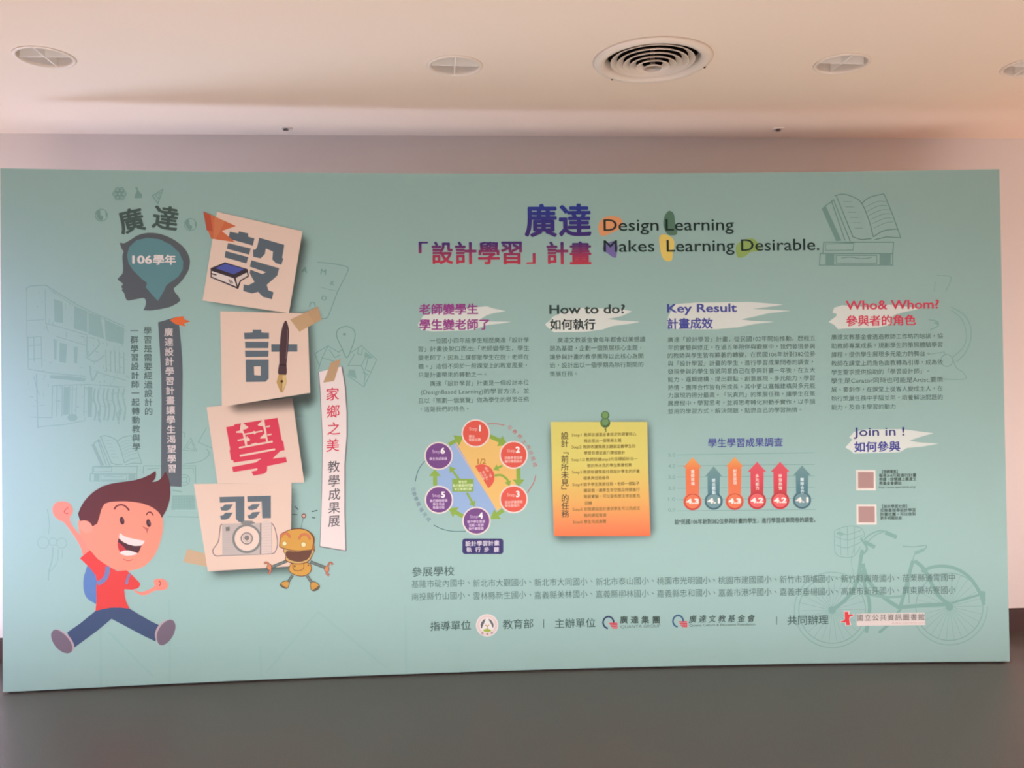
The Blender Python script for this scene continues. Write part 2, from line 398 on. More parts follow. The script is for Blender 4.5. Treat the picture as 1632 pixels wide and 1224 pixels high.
    def column(s, t, xa, ya, xb, yb, size, col, bold=0.0, d=0, skew=0.0):
        n = len(t)
        for i, ch in enumerate(t):
            u = i/(n-1) if n > 1 else 0
            if ch in '「」':                                  # upright brackets turn in vertical setting
                s.char(ch, xa+(xb-xa)*u, ya+(yb-ya)*u, size, col, bold, -90, d)
            else: s.char(ch, xa+(xb-xa)*u, ya+(yb-ya)*u, size, col, bold, 0, d, skew=skew)
        return s
    def build(s, name, parent, label=None, rough=None):
        bm = bmesh.new(); mats = []; 
        for V, F, col, lay in s.items:
            m = col if isinstance(col, bpy.types.Material) else ink(col)
            if m not in mats: mats.append(m)
            mi = mats.index(m); y = -(0.0006+lay*UNIT)
            vs_ = [bm.verts.new((x, y, z)) for x, z in V]
            for f in F:
                try: fc = bm.faces.new([vs_[i] for i in f]); fc.material_index = mi
                except ValueError: pass
        big = [f for f in bm.faces if len(f.verts) > 4]
        if big: bmesh.ops.triangulate(bm, faces=big, ngon_method='BEAUTY')
        step = 0.06; xs = [v.co.x for v in bm.verts]; x = math.floor(min(xs)/step)*step+step
        if max(xs)-min(xs) > 0.09:
            while x < max(xs):
                fs = [f for f in bm.faces if min(v.co.x for v in f.verts) < x-1e-5 and max(v.co.x for v in f.verts) > x+1e-5
                      and max(v.co.x for v in f.verts)-min(v.co.x for v in f.verts) > 0.07]
                if fs:
                    g = list(set(fs) | {e for f in fs for e in f.edges} | {v for f in fs for v in f.verts})
                    bmesh.ops.bisect_plane(bm, geom=g, plane_co=(x, 0, 0), plane_no=(1, 0, 0), dist=1e-6)
                x += step
        for f in bm.faces:
            f.normal_update()
            if f.normal.y > 0: f.normal_flip()
        off = Vector((0, 0, 0)) if parent is None else P0
        for v in bm.verts: v.co = (v.co.x-P0.x, PY(v.co.x)+v.co.y-P0.y, v.co.z)
        o = link_mesh(name, bm, mats, None)
        o.parent = parent
        if parent is not panel: o.matrix_parent_inverse = Matrix.Identity(4)
        if label: o['label'] = label
        return o

# ================================================================ printed artwork, left half
# --- faint painted lines for the folding frame's shadow showing through the fabric
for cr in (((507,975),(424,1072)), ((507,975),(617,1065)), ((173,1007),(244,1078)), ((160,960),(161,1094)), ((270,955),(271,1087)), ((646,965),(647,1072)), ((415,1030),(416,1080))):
    c_ = Art(0); c_.stroke(cr, 4.0, '#a0bcb6'); c_.build('painted_frame_shadow', panel)

SK, SK2, SK3 = '#8ca9a3', '#93aea8', '#94b0aa'
# --- faint old street house
h = Art(1); t = T(20, 430, 4.71)
h.stroke(t((105,160),(110,135),(160,120),(250,118),(275,135)), 2.2, SK3, True)
h.stroke(t((270,130),(480,260),(600,320),(840,425)), 2.0, SK3); h.stroke(t((275,150),(480,280),(600,335),(840,440)), 1.0, SK3)
h.stroke(t((105,150),(108,480),(118,740)), 1.0, SK3); h.stroke(t((245,150),(250,400),(270,470)), 1.2, SK3); h.stroke(t((110,380),(240,375)), 1.0, SK3)
for a in (((310,220),(375,240),(380,400),(315,390)), ((465,270),(560,310),(560,470),(460,440)), ((570,320),(660,350),(690,520),(570,480)), ((690,370),(840,440),(835,560),(700,530))):
    h.fill(t(*a), SK3)
h.up()
for k in range(7): h.stroke(t((700+20*k, 375+9*k), (703+19*k, 530+4*k)), 0.8, SK2)
h.stroke(t((250,400),(420,450),(560,490)), 1.4, SK3); h.stroke(t((330,500),(560,570)), 1.2, SK2)
h.fill(t((355,545),(410,560),(400,700),(350,690)), SK3); h.fill(t((460,575),(490,580),(485,705),(465,700)), SK3)
h.fill(t((310,520),(332,525),(330,680),(312,670)), SK3)
for k in range(5): h.stroke(t((700+34*k, 600+5*k), (705+33*k, 760+6*k)), 1.6, SK3)
h.stroke(t((560,500),(560,640),(600,620),(650,560),(640,520)), 2.0, SK3, True); h.stroke(t((545,650),(620,690),(690,640)), 1.8, SK3, True)
h.stroke(t((110,510),(215,500)), 1.2, SK3)
for a in (((118,500),(118,740)), ((215,500),(222,730)), ((160,500),(162,690)), ((118,570),(216,565)), ((118,670),(220,665))): h.stroke(t(*a), 1.5, SK3)
h.stroke(t((118,745),(290,775),(550,800)), 1.6, SK3); h.fill(t((285,790),(420,795),(555,815),(540,840),(400,825),(280,815)), SK3)
h.stroke(t((640,770),(850,830)), 1.4, SK3); h.stroke(t((300,870),(560,860),(850,880)), 1.4, SK3)
for x in (300,335,375,430,450,480,540,575): h.stroke(t((x,870),(x-4,1100)), 1.5, SK3)
h.fill(t((385,880),(425,880),(420,1085),(380,1090)), SK3); h.fill(t((565,880),(600,880),(595,1105),(565,1105)), SK3)
for k, x in enumerate((620,650,690,720,760,800,840)): h.stroke(t((x,890),(x-10,960),(x+8,1040),(x-4,1130)), 2.6, SK3, True)
h.stroke(t((180,780),(190,1190)), 1.8, SK3); h.stroke(t((160,800),(185,900),(205,940)), 1.4, SK3, True); h.stroke(t((130,1105),(300,1110)), 1.4, SK3)
h.stroke(t((190,1180),(400,1160),(550,1130)), 1.4, SK3); h.fill(ell(*t((450,1110))[0], 8, 6), SK3)
h.stroke(t((580,720),(600,830),(640,760)), 2.4, SK3, True); h.stroke(t((640,1060),(660,1150)), 2.0, SK3); h.stroke(t((780,1070),(800,1160)), 2.0, SK3)
rnd = random.Random(4); h.up()
for k in range(260):                                          # loose pencil hatching over the facade
    x = rnd.uniform(110, 850); top = 130+max(0, x-270)*0.53 if x > 270 else 140; y = rnd.uniform(top, 1130); l = rnd.uniform(12, 46)
    dx, dy = (rnd.uniform(-4, 4), l) if rnd.random() < 0.6 else (l, l*0.25)
    if rnd.random() < 0.35+0.5*(x > 520): h.stroke(t((x, y), (x+dx*0.6+2, y+dy*0.5), (x+dx, min(y+dy, 1150))), rnd.uniform(0.6, 2.2), '#97b3ad', True, taper=True)
h.build('house_sketch', panel)
# --- faint sketches around the boy: books, camera, laptop, flower
b = Art(1); t = T(60, 640, 5.564)
def books(b, t, c1, c2, w):
    b.fill(t((478,385),(500,365),(590,565),(560,570)), c1)
    b.up()
    for a in (((530,345),(545,335),(640,570)), ((500,368),(535,345),(610,565)), ((560,310),(655,545),(700,560),(760,555))): b.stroke(t(*a), w, c2)
    b.stroke(t((550,312),(600,302),(660,320),(705,355),(745,450),(770,545)), w, c2, True)
    b.stroke(t((705,355),(750,320),(830,300)), w, c2, True); b.stroke(t((830,300),(880,420),(925,550),(845,545),(780,560)), w, c2)
    b.stroke(t((770,545),(830,510),(910,500)), w, c2, True)
    for k in range(6):
        b.stroke(t((728+9*k, 375+24*k), (790+10*k, 345+24*k), (840+9*k, 345+23*k)), w*0.55, c1, True)
        b.stroke(t((600+13*k, 345+30*k), (650+12*k, 345+30*k)), w*0.55, c1, True)
    for a in (((490,575),(885,575),(880,640),(485,640)), ((470,640),(880,640),(880,705),(465,705))): b.stroke(t(*a), w, c2, closed=True)
    for a in (((500,585),(660,580),(655,620),(500,622)), ((560,650),(790,650),(790,695),(560,695))): b.stroke(t(*a), w*0.7, c2, closed=True)
    b.fill(t((500,640),(550,640),(548,705),(500,705)), c1); b.fill(t((805,640),(870,640),(868,705),(805,705)), c1)
    b.stroke(t((590,665),(640,660),(700,668),(760,662)), w*0.7, c2, True)
books(b, t, SK2, SK, 1.3)
b.build('book_stack_sketch', panel)
b = Art(1)
b.stroke(t((940,570),(1400,570),(1400,720)), 1.4, SK); b.stroke(t((940,570),(935,640)), 1.4, SK); b.stroke(t((970,600),(1080,590)), 1.2, SK)
b.stroke(ell(*t((1300,695))[0], 8.6), 1.3, SK, closed=True); b.stroke(ell(*t((1300,695))[0], 4.6), 1.2, SK, closed=True); b.stroke(t((1280,590),(1380,590),(1380,640)), 1.2, SK)
b.build('camera_sketch', panel)
b = Art(1)
b.fill(t((1195,830),(1390,830),(1400,960),(1185,960)), SK3); b.up()
for k in range(5): b.stroke(t((1195,840+24*k),(1395,838+24*k)), 0.8, SK)
for k in range(8): b.stroke(t((1205+24*k,832),(1203+25*k,950)), 0.8, SK)
b.stroke(t((1225,965),(1420,965)), 2.2, '#a6c4be'); b.stroke(t((1150,1020),(1430,1025)), 1.4, SK); b.stroke(t((1195,785),(1280,800)), 3.0, SK2)
b.build('laptop_sketch', panel)
b = Art(1); t2 = T(60, 860, 12.24)
for c in ((110, 60, 9), (470, 70, 8), (300, 40, 6)): b.stroke(ell(*t2((c[0], c[1]))[0], c[2]), 1.6, '#97b4ae', closed=True)
b.stroke(t2((300,150),(280,400),(220,620),(210,800)), 2.4, '#97b4ae', True); b.stroke(t2((400,180),(390,420),(300,560),(220,640)), 1.6, '#97b4ae', True); b.stroke(t2((490,200),(480,350)), 1.6, '#97b4ae')
b.stroke(t2((190,-600),(230,-300),(210,-100)), 1.6, '#97b4ae', True)
b.build('microscope_sketch', panel)
b = Art(1)
b.stroke(t((1290,430),(1360,320),(1410,440)), 1.0, SK, closed=True); b.stroke(t((1320,410),(1365,350),(1390,430)), 0.9, SK, closed=True)
b.stroke(t((1500,230),(1425,360),(1550,415)), 1.2, SK); b.stroke(t((1500,420),(1520,470),(1440,530),(1290,555)), 1.2, SK, True); b.stroke(t((1275,265),(1305,285),(1300,320)), 1.2, SK, True)
b.build('paper_plane_sketch', panel)
# --- faint letter tiles, map pin and map right of the cards
b = Art(1); t = T(440, 400, 4.706)
b.stroke(t((310,85),(420,95),(520,115),(542,135),(520,190),(460,310),(395,480),(370,505),(340,508)), 1.4, '#83a29c', True)
b.stroke(t((330,270),(400,290),(460,300)), 1.0, '#8faca6', True); b.stroke(t((250,420),(262,388),(285,388),(295,420)), 1.6, '#83a29c', True)
b.char('A', *t((215,140))[0], 13, '#83a29c', 0.02, -10, wide=False); b.char('M', *t((355,155))[0], 13, '#83a29c', 0.02, -8, wide=False)
b.char('K', *t((425,240))[0], 10, '#83a29c', 0.02, -8, wide=False); b.char('O', *t((360,352))[0], 11, '#83a29c', 0.02, -14, wide=False)
b.build('letter_sketch', panel)
b = Art(1)
b.stroke(t((530,800),(490,720),(455,640),(465,590),(525,565),(580,590),(592,640),(570,720)), 1.6, '#83a29c', True, True); b.fill(ell(*t((513,625))[0], 2.6, 2), '#83a29c')
for a in (((290,770),(390,712),(470,760),(495,740)), ((290,770),(325,860),(320,890)), ((390,712),(345,800),(320,880)), ((345,800),(440,830)), ((400,740),(440,800),(480,780)), ((565,760),(640,710),(755,815),(660,1020),(530,930)),
          ((590,770),(540,860),(640,860),(680,780)), ((620,720),(610,770),(640,780),(650,730)), ((640,860),(670,920),(660,1000)), ((690,800),(670,890),(720,910)), ((650,910),(690,930))):
    b.stroke(t(*a), 1.2, '#85a49e')
b.fill(t((670,755),(730,800),(700,810),(660,790)), '#8faca6'); b.fill(t((545,890),(590,890),(605,960),(540,930)), '#8faca6')
b.build('map_sketch', panel)
# --- icons over the head
b = Art(1); t = T(140, 280, 8.589); IC = '#86a49d'
for k in range(6):
    a = k*pi/3; b.stroke(ell(*t((435+55*cos(a), 250+55*sin(a)))[0], 4.2), 1.2, IC, closed=True)
for k in range(3): b.stroke(ell(*t((435,250))[0], 8.6, 3.4, 60*k), 1.1, IC, closed=True)
b.build('atom_icon', panel)
b = Art(1); b.fill(t((645,160),(680,158),(690,200),(745,260),(745,305),(640,312),(645,265),(670,205)), IC); b.build('flask_icon', panel)
b = Art(1); b.stroke(t((1030,185),(885,275),(960,380)), 1.8, IC, closed=True); b.stroke(t((995,225),(930,275),(960,320)), 1.2, IC, closed=True); b.build('set_square_icon', panel)
for cx, cy in ((185, 540), (1405, 670)):
    b = Art(1); c = t((cx, cy))[0]; b.stroke(ell(*c, 9.6), 1.3, IC, closed=True)
    b.fill(t((cx-70,cy-40),(cx-20,cy-70),(cx-10,cy),(cx+25,cy+20),(cx+5,cy+75),(cx-50,cy+40)), IC, True); b.fill(t((cx+55,cy-45),(cx+80,cy-20),(cx+75,cy+40),(cx+60,cy+10)), IC)
    b.build('globe_icon', panel)
b = Art(2)
b.char('廣', 209.5, 351.5, 42, '#576561', 0.03, 14); b.char('達', 264, 347.5, 42, '#576561', 0.03, -8)
b.build('arched_lettering', panel, 'dark grey tilted lettering above the head silhouette')
# --- head silhouette with thought space
b = Art(2); t = T(0, 250, 5.1)
b.fill(t((972,698),(1010,703),(1050,682),(1110,642),(1150,627),(1200,618),(1250,619),(1300,626),(1350,642),(1400,665),(1440,690),(1480,722),(1510,757),(1530,793),(1542,825),(1545,855),(1542,885),(1535,915),(1520,947),(1500,978),(1478,1008),(1450,1037),(1412,1070),(1416,1085),(1425,1107),(1445,1125),(1468,1167),(1440,1192),(1380,1222),(1300,1239),(1230,1249),(1165,1247),(1178,1222),(1187,1190),(1184,1168),(1178,1153),(1160,1147),(1100,1159),(1045,1170),(1030,1164),(1022,1150),(1015,1129),(1010,1107),(990,1087),(996,1072),(985,1057),(1000,1032),(985,1019),(955,997),(962,985),(985,962),(998,945),(1001,917),(1000,880),(996,838),(996,800),(1005,770),(988,745)), '#66686d')
hd = b.build('head_silhouette', panel, 'dark grey profile head with a teal thought space')
b = Art(5)
b.fill(t((1033,800),(1050,735),(1110,677),(1200,658),(1300,670),(1390,715),(1455,775),(1490,850),(1487,915),(1450,975),(1390,1017),(1352,1045),(1335,1085),(1285,1172),(1240,1125),(1185,1060),(1197,1025),(1150,990),(1080,920),(1045,865)), '#6c9298', False)
b.build('thought_space', hd)
b = Art(7); b.span('106', *[p[0] for p in t((1080,0),(1233,0))], t((0,866))[0][1], '#f6e2df', h=13.4, bold=0.035); b.line('學年', *[p[0] for p in t((1242,0),(1432,0))], t((0,836))[0][1], '#f6e2df', 17.5, 0.03); b.build('year_lettering', hd)
# --- vertical slogans
b = Art(3); b.column('學習是需要經過設計的', 235.5, 527, 237, 655.5, 13.6, '#5f6f6b', 0.012); b.build('vertical_slogan', panel)
b = Art(3); b.column('一群學習設計師一起轉動教與學', 214, 527, 217.5, 712, 13.4, '#5b6b67', 0.012)
b.build('vertical_slogan', panel)
b = Art(3); b.fill([(252,513.7),(283,504.7),(286,522),(288.2,541.6),(290.5,570),(291.3,596),(290.6,660),(289.4,776),(256.5,774),(257.5,640),(257,600),(255,560)], '#66696f')
bn = b.build('slogan_strip', panel, 'dark grey vertical strip with pale lettering')
b = Art(5); b.column('廣達設計學習計畫讓學生渴望學習', 269, 529.5, 274.3, 746.5, 14.6, '#e6d0cd', 0.015); b.build('slogan_lettering', bn)
b = Art(6); t = T(0, 420, 5.1); b.fill(t((1383,460),(1425,437),(1490,428),(1500,455),(1548,470),(1497,488),(1508,512),(1425,492)), '#ee7446'); b.build('orange_tab', bn)

# --- four stacked paper cards
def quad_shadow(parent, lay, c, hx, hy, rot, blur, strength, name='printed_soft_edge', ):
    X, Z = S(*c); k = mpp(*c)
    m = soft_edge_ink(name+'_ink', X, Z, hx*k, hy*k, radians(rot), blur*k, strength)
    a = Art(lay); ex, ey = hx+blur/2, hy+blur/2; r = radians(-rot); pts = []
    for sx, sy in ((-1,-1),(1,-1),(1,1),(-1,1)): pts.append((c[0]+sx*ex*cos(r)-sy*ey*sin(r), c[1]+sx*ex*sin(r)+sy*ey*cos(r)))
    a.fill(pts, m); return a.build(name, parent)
G = '#6a7078'
# card with the camera (lowest)
b = Art(14); b.fill([(309,771.4),(464.7,769),(463.3,902.4),(331.4,910.6)], '#efc9b8'); c4 = b.build('paper_card', panel, 'lowest paper card with grey lettering and a sketched camera')
quad_shadow(c4, 2, (404, 847), 68, 68, 2, 30, 0.6)
b = Art(16); t = T(330, 780, 10.2)
for p in (((205,122),(608,112),(608,540),(520,527),(470,480),(466,200),(210,215)), ((215,290),(255,283),(290,243),(425,240),(370,325),(320,345),(235,342)), ((213,430),(262,418),(297,378),(422,375),(360,470),(300,492),(228,490)),
          ((655,110),(1040,100),(1040,465),(900,468),(888,195),(660,203)), ((658,280),(700,272),(735,240),(862,235),(810,315),(740,335),(680,332)), ((655,425),(700,412),(742,370),(865,363),(800,455),(740,480),(680,475))):
    b.fill(t(*p), G)
b.build('card_character', c4)
b = Art(17); 
b.fill(t((245,558),(545,548),(880,545),(882,1055),(250,1080)), '#c9b4ae'); b.up()
b.fill(t((882,545),(930,505),(985,498),(1050,535),(1052,1045),(882,1055)), '#e3c6bd')
for k in range(11): b.stroke(t((890,570+44*k),(1045,550+46*k)), 0.5, '#cdb0ab')
for k in range(12): b.stroke(t((255,600+38*k),(440,590+38*k)), 0.4, '#b9a5a1')
b.up(); b.fill(t((545,548),(600,505),(730,508),(790,545),(700,570),(600,575)), '#8f8785')
b.stroke(t((875,545),(872,1050)), 2.0, '#857b7a'); b.stroke(t((1050,540),(1055,1040)), 0.8, '#b39f9f'); b.stroke(t((250,1078),(880,1055),(1040,1045)), 1.0, '#8e8280')
b.up(); b.fill(ell(*t((650,800))[0], 23.4), '#8a8583'); b.up(); b.fill(ell(*t((650,798))[0], 19.6), '#f1cfc0')
b.up(); b.stroke(ell(*t((648,795))[0], 8.9), 2.2, '#958583', closed=True); b.stroke(ell(*t((652,790))[0], 6.2), 0.9, '#a89695', closed=True); b.fill(ell(*t((650,787))[0], 4.2), '#8a7d7b')
b.fill(t((305,612),(370,606),(370,672),(308,676)), '#857776')
b.stroke(t((250,560),(222,590),(208,690),(190,830),(150,905),(108,960),(95,1010),(118,1060),(165,1080),(250,1074)), 1.6, '#8b7674', True)
b.stroke(t((1050,540),(1095,610),(1128,730),(1146,860),(1132,960),(1095,1030),(1045,1045)), 1.5, '#8b7680', True)
b.build('camera_drawing', c4)
b = Art(13); t = T(280, 720, 5.1); b.fill(t((95,790),(260,832),(262,935),(62,895)), '#cfa98a'); b.build('tape_strip', c4)
# card with the red character
b = Art(18); b.fill([(329.5,649),(466,634),(485,769),(347,770.5)], '#efcaba'); c3 = b.build('paper_card', panel, 'third paper card down with a large red character')
quad_shadow(c3, 3, (417, 709), 68, 64, 7, 30, 0.6)
b = Art(21); t = T(340, 640, 9.413); R_ = '#e2465c'
b.fill(t((195,385),(310,362),(320,342),(965,243),(1030,580),(1052,600),(1072,730),(1010,740),(890,855),(1090,832),(1108,908),(812,968),(810,1030),(790,1065),(760,1082),(605,1112),(572,1050),(660,1030),(662,1000),(300,1058),(283,980),(640,912),(720,855),(310,915),(300,880),(268,875),(245,735),(255,715)), R_)
b.up()
CC = '#efcaba'
for p in (((415,335),(440,318),(530,385),(500,410),(445,425),(500,560),(510,660),(485,675),(440,470),(345,468),(342,448),(400,435)), ((730,280),(765,275),(825,610),(800,615)),
          ((365,572),(470,552),(474,575),(370,592)), ((470,480),(735,432),(738,452),(475,500)), ((590,450),(620,440),(650,465),(620,495)), ((665,352),(730,290),(750,370),(690,365)), ((500,515),(556,570),(540,592),(500,595)), ((700,548),(775,470),(785,550),(720,555)),
          ((385,682),(890,585),(896,612),(390,705)), ((395,800),(925,702),(932,728),(405,828)), ((790,370),(850,358),(855,380),(795,390)), ((812,492),(872,480),(876,500),(815,510)), ((560,640),(640,618),(690,632),(640,650))):
    b.fill(t(*p), CC)
b.build('card_character', c3, 'red character')
# card with the fountain pen
b = Art(24); t = T(300, 480, 5.1); b.fill(t((262,82),(970,100),(992,745),(275,858)), '#f2cebd'); c2 = b.build('paper_card', panel, 'second paper card from the top with a fountain pen')
quad_shadow(c2, 22, (432, 578), 67, 74, 3, 30, 0.65)
b = Art(26)
for p in (((455,258),(525,255),(525,232),(595,232),(597,255),(658,258),(658,305),(458,308)), ((462,330),(655,330),(652,382),(465,382)), ((462,402),(655,402),(652,452),(465,455)), ((468,475),(655,475),(655,630),(630,655),(470,657)), ((675,350),(888,350),(888,410),(677,412))): b.fill(t(*p), '#6a727b')
b.up().fill(t((536,530),(590,530),(590,605),(538,600)), '#f2cebd'); b.build('card_character', c2)
b = Art(29); b.fill(t((792,158),(812,195),(821,260),(814,380),(803,480),(800,510),(798,598),(735,594),(734,540),(742,500),(742,420),(750,300),(766,210)), '#5b4347', True, 4)
b.up(); b.stroke(t((806,230),(806,330),(796,470)), 1.0, '#8d7273', True); b.stroke(t((738,518),(800,520)), 1.4, '#3f2f31')
b.fill(t((735,596),(795,598),(804,655),(772,740),(752,742),(718,660)), '#c99c62'); b.up(); b.fill(t((770,600),(795,600),(803,655),(764,735)), '#e2bd8a'); b.up(); b.fill(ell(*t((762,652))[0], 2.2), '#4a3025'); b.stroke(t((762,655),(757,735)), 0.7, '#6b4a32')
b.build('fountain_pen_drawing', c2)
b = Art(33); b.fill(t((830,150),(1055,45),(1085,150),(905,250)), '#cfa580'); b.up(); b.fill(t((960,92),(1055,45),(1085,150),(1030,180)), '#c9a07c'); b.build('tape_strip', c2)
# top card with the book
b = Art(27); t = T(300, 310, 5.1); b.fill(t((235,140),(930,300),(820,965),(118,862)), '#f4d2c2'); c1 = b.build('paper_card', panel, 'topmost paper card with a blue book and an orange flag')
quad_shadow(c1, 23, (412, 428), 68, 66, -11.5, 30, 0.65)
b = Art(29); G1 = '#69717a'
for p in (((340,302),(408,318),(414,300),(490,318),(487,343),(540,358),(526,416),(328,360)), ((325,395),(510,440),(495,490),(315,442)), ((305,460),(490,510),(475,562),(297,512)),
          ((578,352),(782,410),(765,515),(774,525),(758,572),(715,560),(685,530),(690,465),(632,440),(625,485),(590,520),(530,507),(528,450),(548,448),(562,425)),
          ((515,535),(740,600),(725,660),(640,735),(652,778),(695,795),(682,852),(608,833),(570,793),(520,805),(448,785),(452,732),(490,738),(540,712),(500,640),(505,612),(605,648),(632,632),(502,588))):
    b.fill(t(*p), G1)
b.build('card_character', c1)
b = Art(31); DK = '#4a3f44'
b.fill(t((183,600),(300,552),(485,608),(495,668),(430,705),(408,770),(183,675)), DK); b.up()
b.fill(t((222,600),(303,562),(458,607),(372,650)), '#5d62ad'); b.fill(t((192,622),(372,682),(395,750),(192,668)), '#f3dcd6'); b.fill(t((388,680),(478,635),(484,662),(422,698),(403,740)), '#ecd2ca')
b.up(); b.stroke(t((192,645),(232,655)), 2.2, DK); b.stroke(t((330,690),(352,725)), 1.5, DK); b.stroke(t((350,700),(365,722)), 1.5, DK)
b.build('book_drawing', c1)
b = Art(33); b.fill(t((182,165),(390,258),(275,298),(385,390),(190,360),(160,290)), '#dd7654'); b.up(); b.fill(t((124,138),(182,165),(200,300),(152,293)), '#c9614b'); b.fill(t((215,180),(300,218),(225,365),(205,362)), '#e08560'); b.build('orange_flag', c1)

# --- white paper ribbon with brushed lettering
L_ = [(508,593),(510,617),(512,656),(514,696),(514,720),(513,779),(511.5,830),(510,871)]; R2 = [(551.6,878),(550,818),(550,740),(553.4,696),(553.4,656),(550.6,617),(548,600),(545,584)]
b = Art(20); b.fill(L_+R2, '#f5dcd9'); b.up(); b.stroke(R2, 2.0, '#7d7478'); b.stroke(L_, 1.0, '#8f8588'); b.stroke([L_[-1], R2[0]], 1.6, '#7d7478')
rb = b.build('paper_ribbon', panel, 'white vertical paper ribbon with brushed lettering')
b = Art(23)
for ch, x, y in zip('家鄉之美', (530,531,532,530.5), (628,655.5,683,709.5)): b.char(ch, x, y, 22, '#e0475c', 0.012, 3, skew=0.08)
b.build('ribbon_lettering', rb, 'red brushed lettering')
b = Art(23)
for ch, x, y in zip('教學成果展', (532,532.5,533,532.5,532.5), (743.5,766,787.6,809,830)): b.char(ch, x, y, 20, '#6e6468', 0.012, 3, skew=0.08)
b.build('ribbon_lettering', rb, 'grey brushed lettering')
b = Art(24); t = T(300, 480, 5.1); b.fill(t((1160,500),(1242,468),(1187,650),(1098,662)), '#c9a07e'); b.build('tape_strip', rb)

# --- running boy
t = T(60, 740, 5.829); tt = T(60, 860, 5.829)
SKIN, FACE = '#f98e7e', '#fb957f'
b = Art(10)
b.fill(t((140,400),(180,350),(255,345),(300,365),(328,420),(322,460),(300,500),(320,560),(380,640),(430,690),(500,800),(430,850),(400,770),(330,650),(245,540),(200,520),(150,470)), '#f99080', True)
b.fill(t((895,1165),(960,1185),(1030,1165),(1085,1130),(1080,1080),(1130,1060),(1185,1075),(1212,1115),(1200,1155),(1150,1170),(1085,1175),(1030,1205),(970,1215),(920,1195)), '#f99080', True)
b.up(); b.fill(t((385,520),(382,590),(398,660),(440,730),(490,810),(560,885),(650,948),(740,982),(820,990),(900,980),(985,948),(1060,880),(1115,790),(1150,680),(1165,590),(1163,500),(1140,440),(1050,370),(900,335),(720,335),(580,380),(480,450)), FACE, True)
b.up(); b.stroke(t((285,400),(252,430),(255,452),(285,458)), 1.6, '#d4605c', True); b.stroke(t((1125,1080),(1145,1105),(1128,1130)), 1.6, '#c25b57', True)
b.fill(t((395,540),(440,515),(500,560),(505,620),(450,640),(400,600)), '#fb9c88', True)
boy = b.build('boy_illustration', panel, 'running cartoon boy with raised fist, red shirt and blue backpack')
b = Art(14); b.fill(t((376,460),(400,400),(430,348),(470,300),(520,255),(600,205),(680,180),(760,166),(840,158),(910,145),(980,125),(1050,92),(1095,60),(1102,85),(1098,120),(1085,145),(1066,162),(1100,160),(1135,142),(1165,108),(1187,66),(1205,95),(1220,140),(1232,200),(1235,270),(1228,330),(1212,390),(1190,440),(1155,497),(1138,462),(1115,435),(1075,405),(1030,382),(970,362),(900,350),(820,343),(740,344),(670,350),(625,366),(605,395),(590,430),(575,490),(565,520),(556,550),(512,576),(495,550),(470,528),(435,520),(395,526)), '#6a393d'); b.build('hair', boy)
b = Art(12); b.fill(tt((470,245),(448,290),(432,340),(425,400),(430,470),(450,530),(485,565),(520,583),(548,585),(560,400),(545,330)), '#6581b6', True, 4); b.build('backpack', boy)
b = Art(13); b.fill(tt((393,172),(488,98),(560,180),(640,235),(740,292),(830,285),(900,350),(955,408),(945,440),(925,455),(880,465),(805,460),(810,520),(825,580),(855,640),(690,632),(610,645),(538,665),(548,570),(545,440),(552,390),(540,330),(475,250)), '#e84a49'); b.build('shirt', boy)
b = Art(14); b.stroke(tt((655,250),(645,320),(615,375),(560,408)), 7.5, '#7b80ad', True); b.build('backpack_strap', boy); b = Art(14); b.stroke(tt((858,318),(838,360),(825,415)), 4.2, '#8a7fa6', True); b.build('backpack_strap', boy)
b = Art(15); b.fill(tt((538,662),(610,643),(690,630),(770,630),(855,640),(950,698),(1040,750),(1132,796),(1095,945),(980,890),(830,810),(688,735),(560,842),(440,930),(345,1000),(275,862),(400,775)), '#4a5675'); b.build('trousers', boy)
for p, q in ((((126,885),(140,850),(165,833),(205,838),(260,868),(305,910),(338,970),(338,1010),(320,1040),(285,1055),(235,1045),(180,1005),(140,945)), ((126,885),(140,850),(165,835),(200,843),(250,878),(292,925),(322,985),(318,1035),(285,1055),(235,1045),(180,1005),(140,945))),
              (((1092,900),(1100,840),(1140,780),(1190,750),(1235,740),(1270,760),(1282,810),(1265,880),(1220,945),(1165,980),(1120,965)), ((1108,905),(1118,850),(1150,795),(1195,757),(1238,743),(1270,762),(1282,810),(1265,880),(1220,945),(1165,980),(1125,965)))):
    b = Art(16); b.fill(tt(*p), '#c5a6ac', True); b.up(); b.fill(tt(*q), '#7d6a78', True); b.build('shoe', boy)
for c in ((786, 523), (1032, 546)):
    b = Art(15); b.fill(ell(*t(c)[0], 3.6, 6.3, -12), '#55333a'); b.up(); b.fill(ell(*t((c[0]+4, c[1]-6))[0], 1.5, 2.4, -12), '#6d4a4f'); b.build('eye', boy)
for p, w in ((((712,418),(735,388),(780,375),(820,392),(852,428)), 2.8), (((1010,472),(1028,447),(1055,446),(1076,476)), 2.0)):
    b = Art(15); b.stroke(t(*p), w, '#7a3f41', True); b.build('eyebrow', boy)
b = Art(15); b.fill(t((975,575),(1005,585),(1032,592),(1025,620),(1016,642),(1008,612)), '#c46a60', True); b.build('nose', boy)
b = Art(15); b.fill(t((752,685),(800,725),(850,742),(910,752),(968,752),(950,795),(935,825),(860,802),(800,800),(768,812),(748,770),(746,720)), '#573138')
b.up(); b.fill(t((750,725),(790,755),(822,797),(770,812),(748,770)), '#cc4148', True); b.fill(t((766,638),(800,664),(850,682),(920,697),(996,710),(985,735),(960,755),(900,757),(840,742),(790,715),(757,682)), '#fadbd6'); b.fill(t((768,822),(800,802),(860,802),(925,827),(890,843),(840,848),(800,842)), '#fadbd6', True)
b.build('mouth', boy)
b = Art(15); b.stroke(t((800,878),(840,896),(888,884)), 1.5, '#d96a62', True); b.build('chin_line', boy)

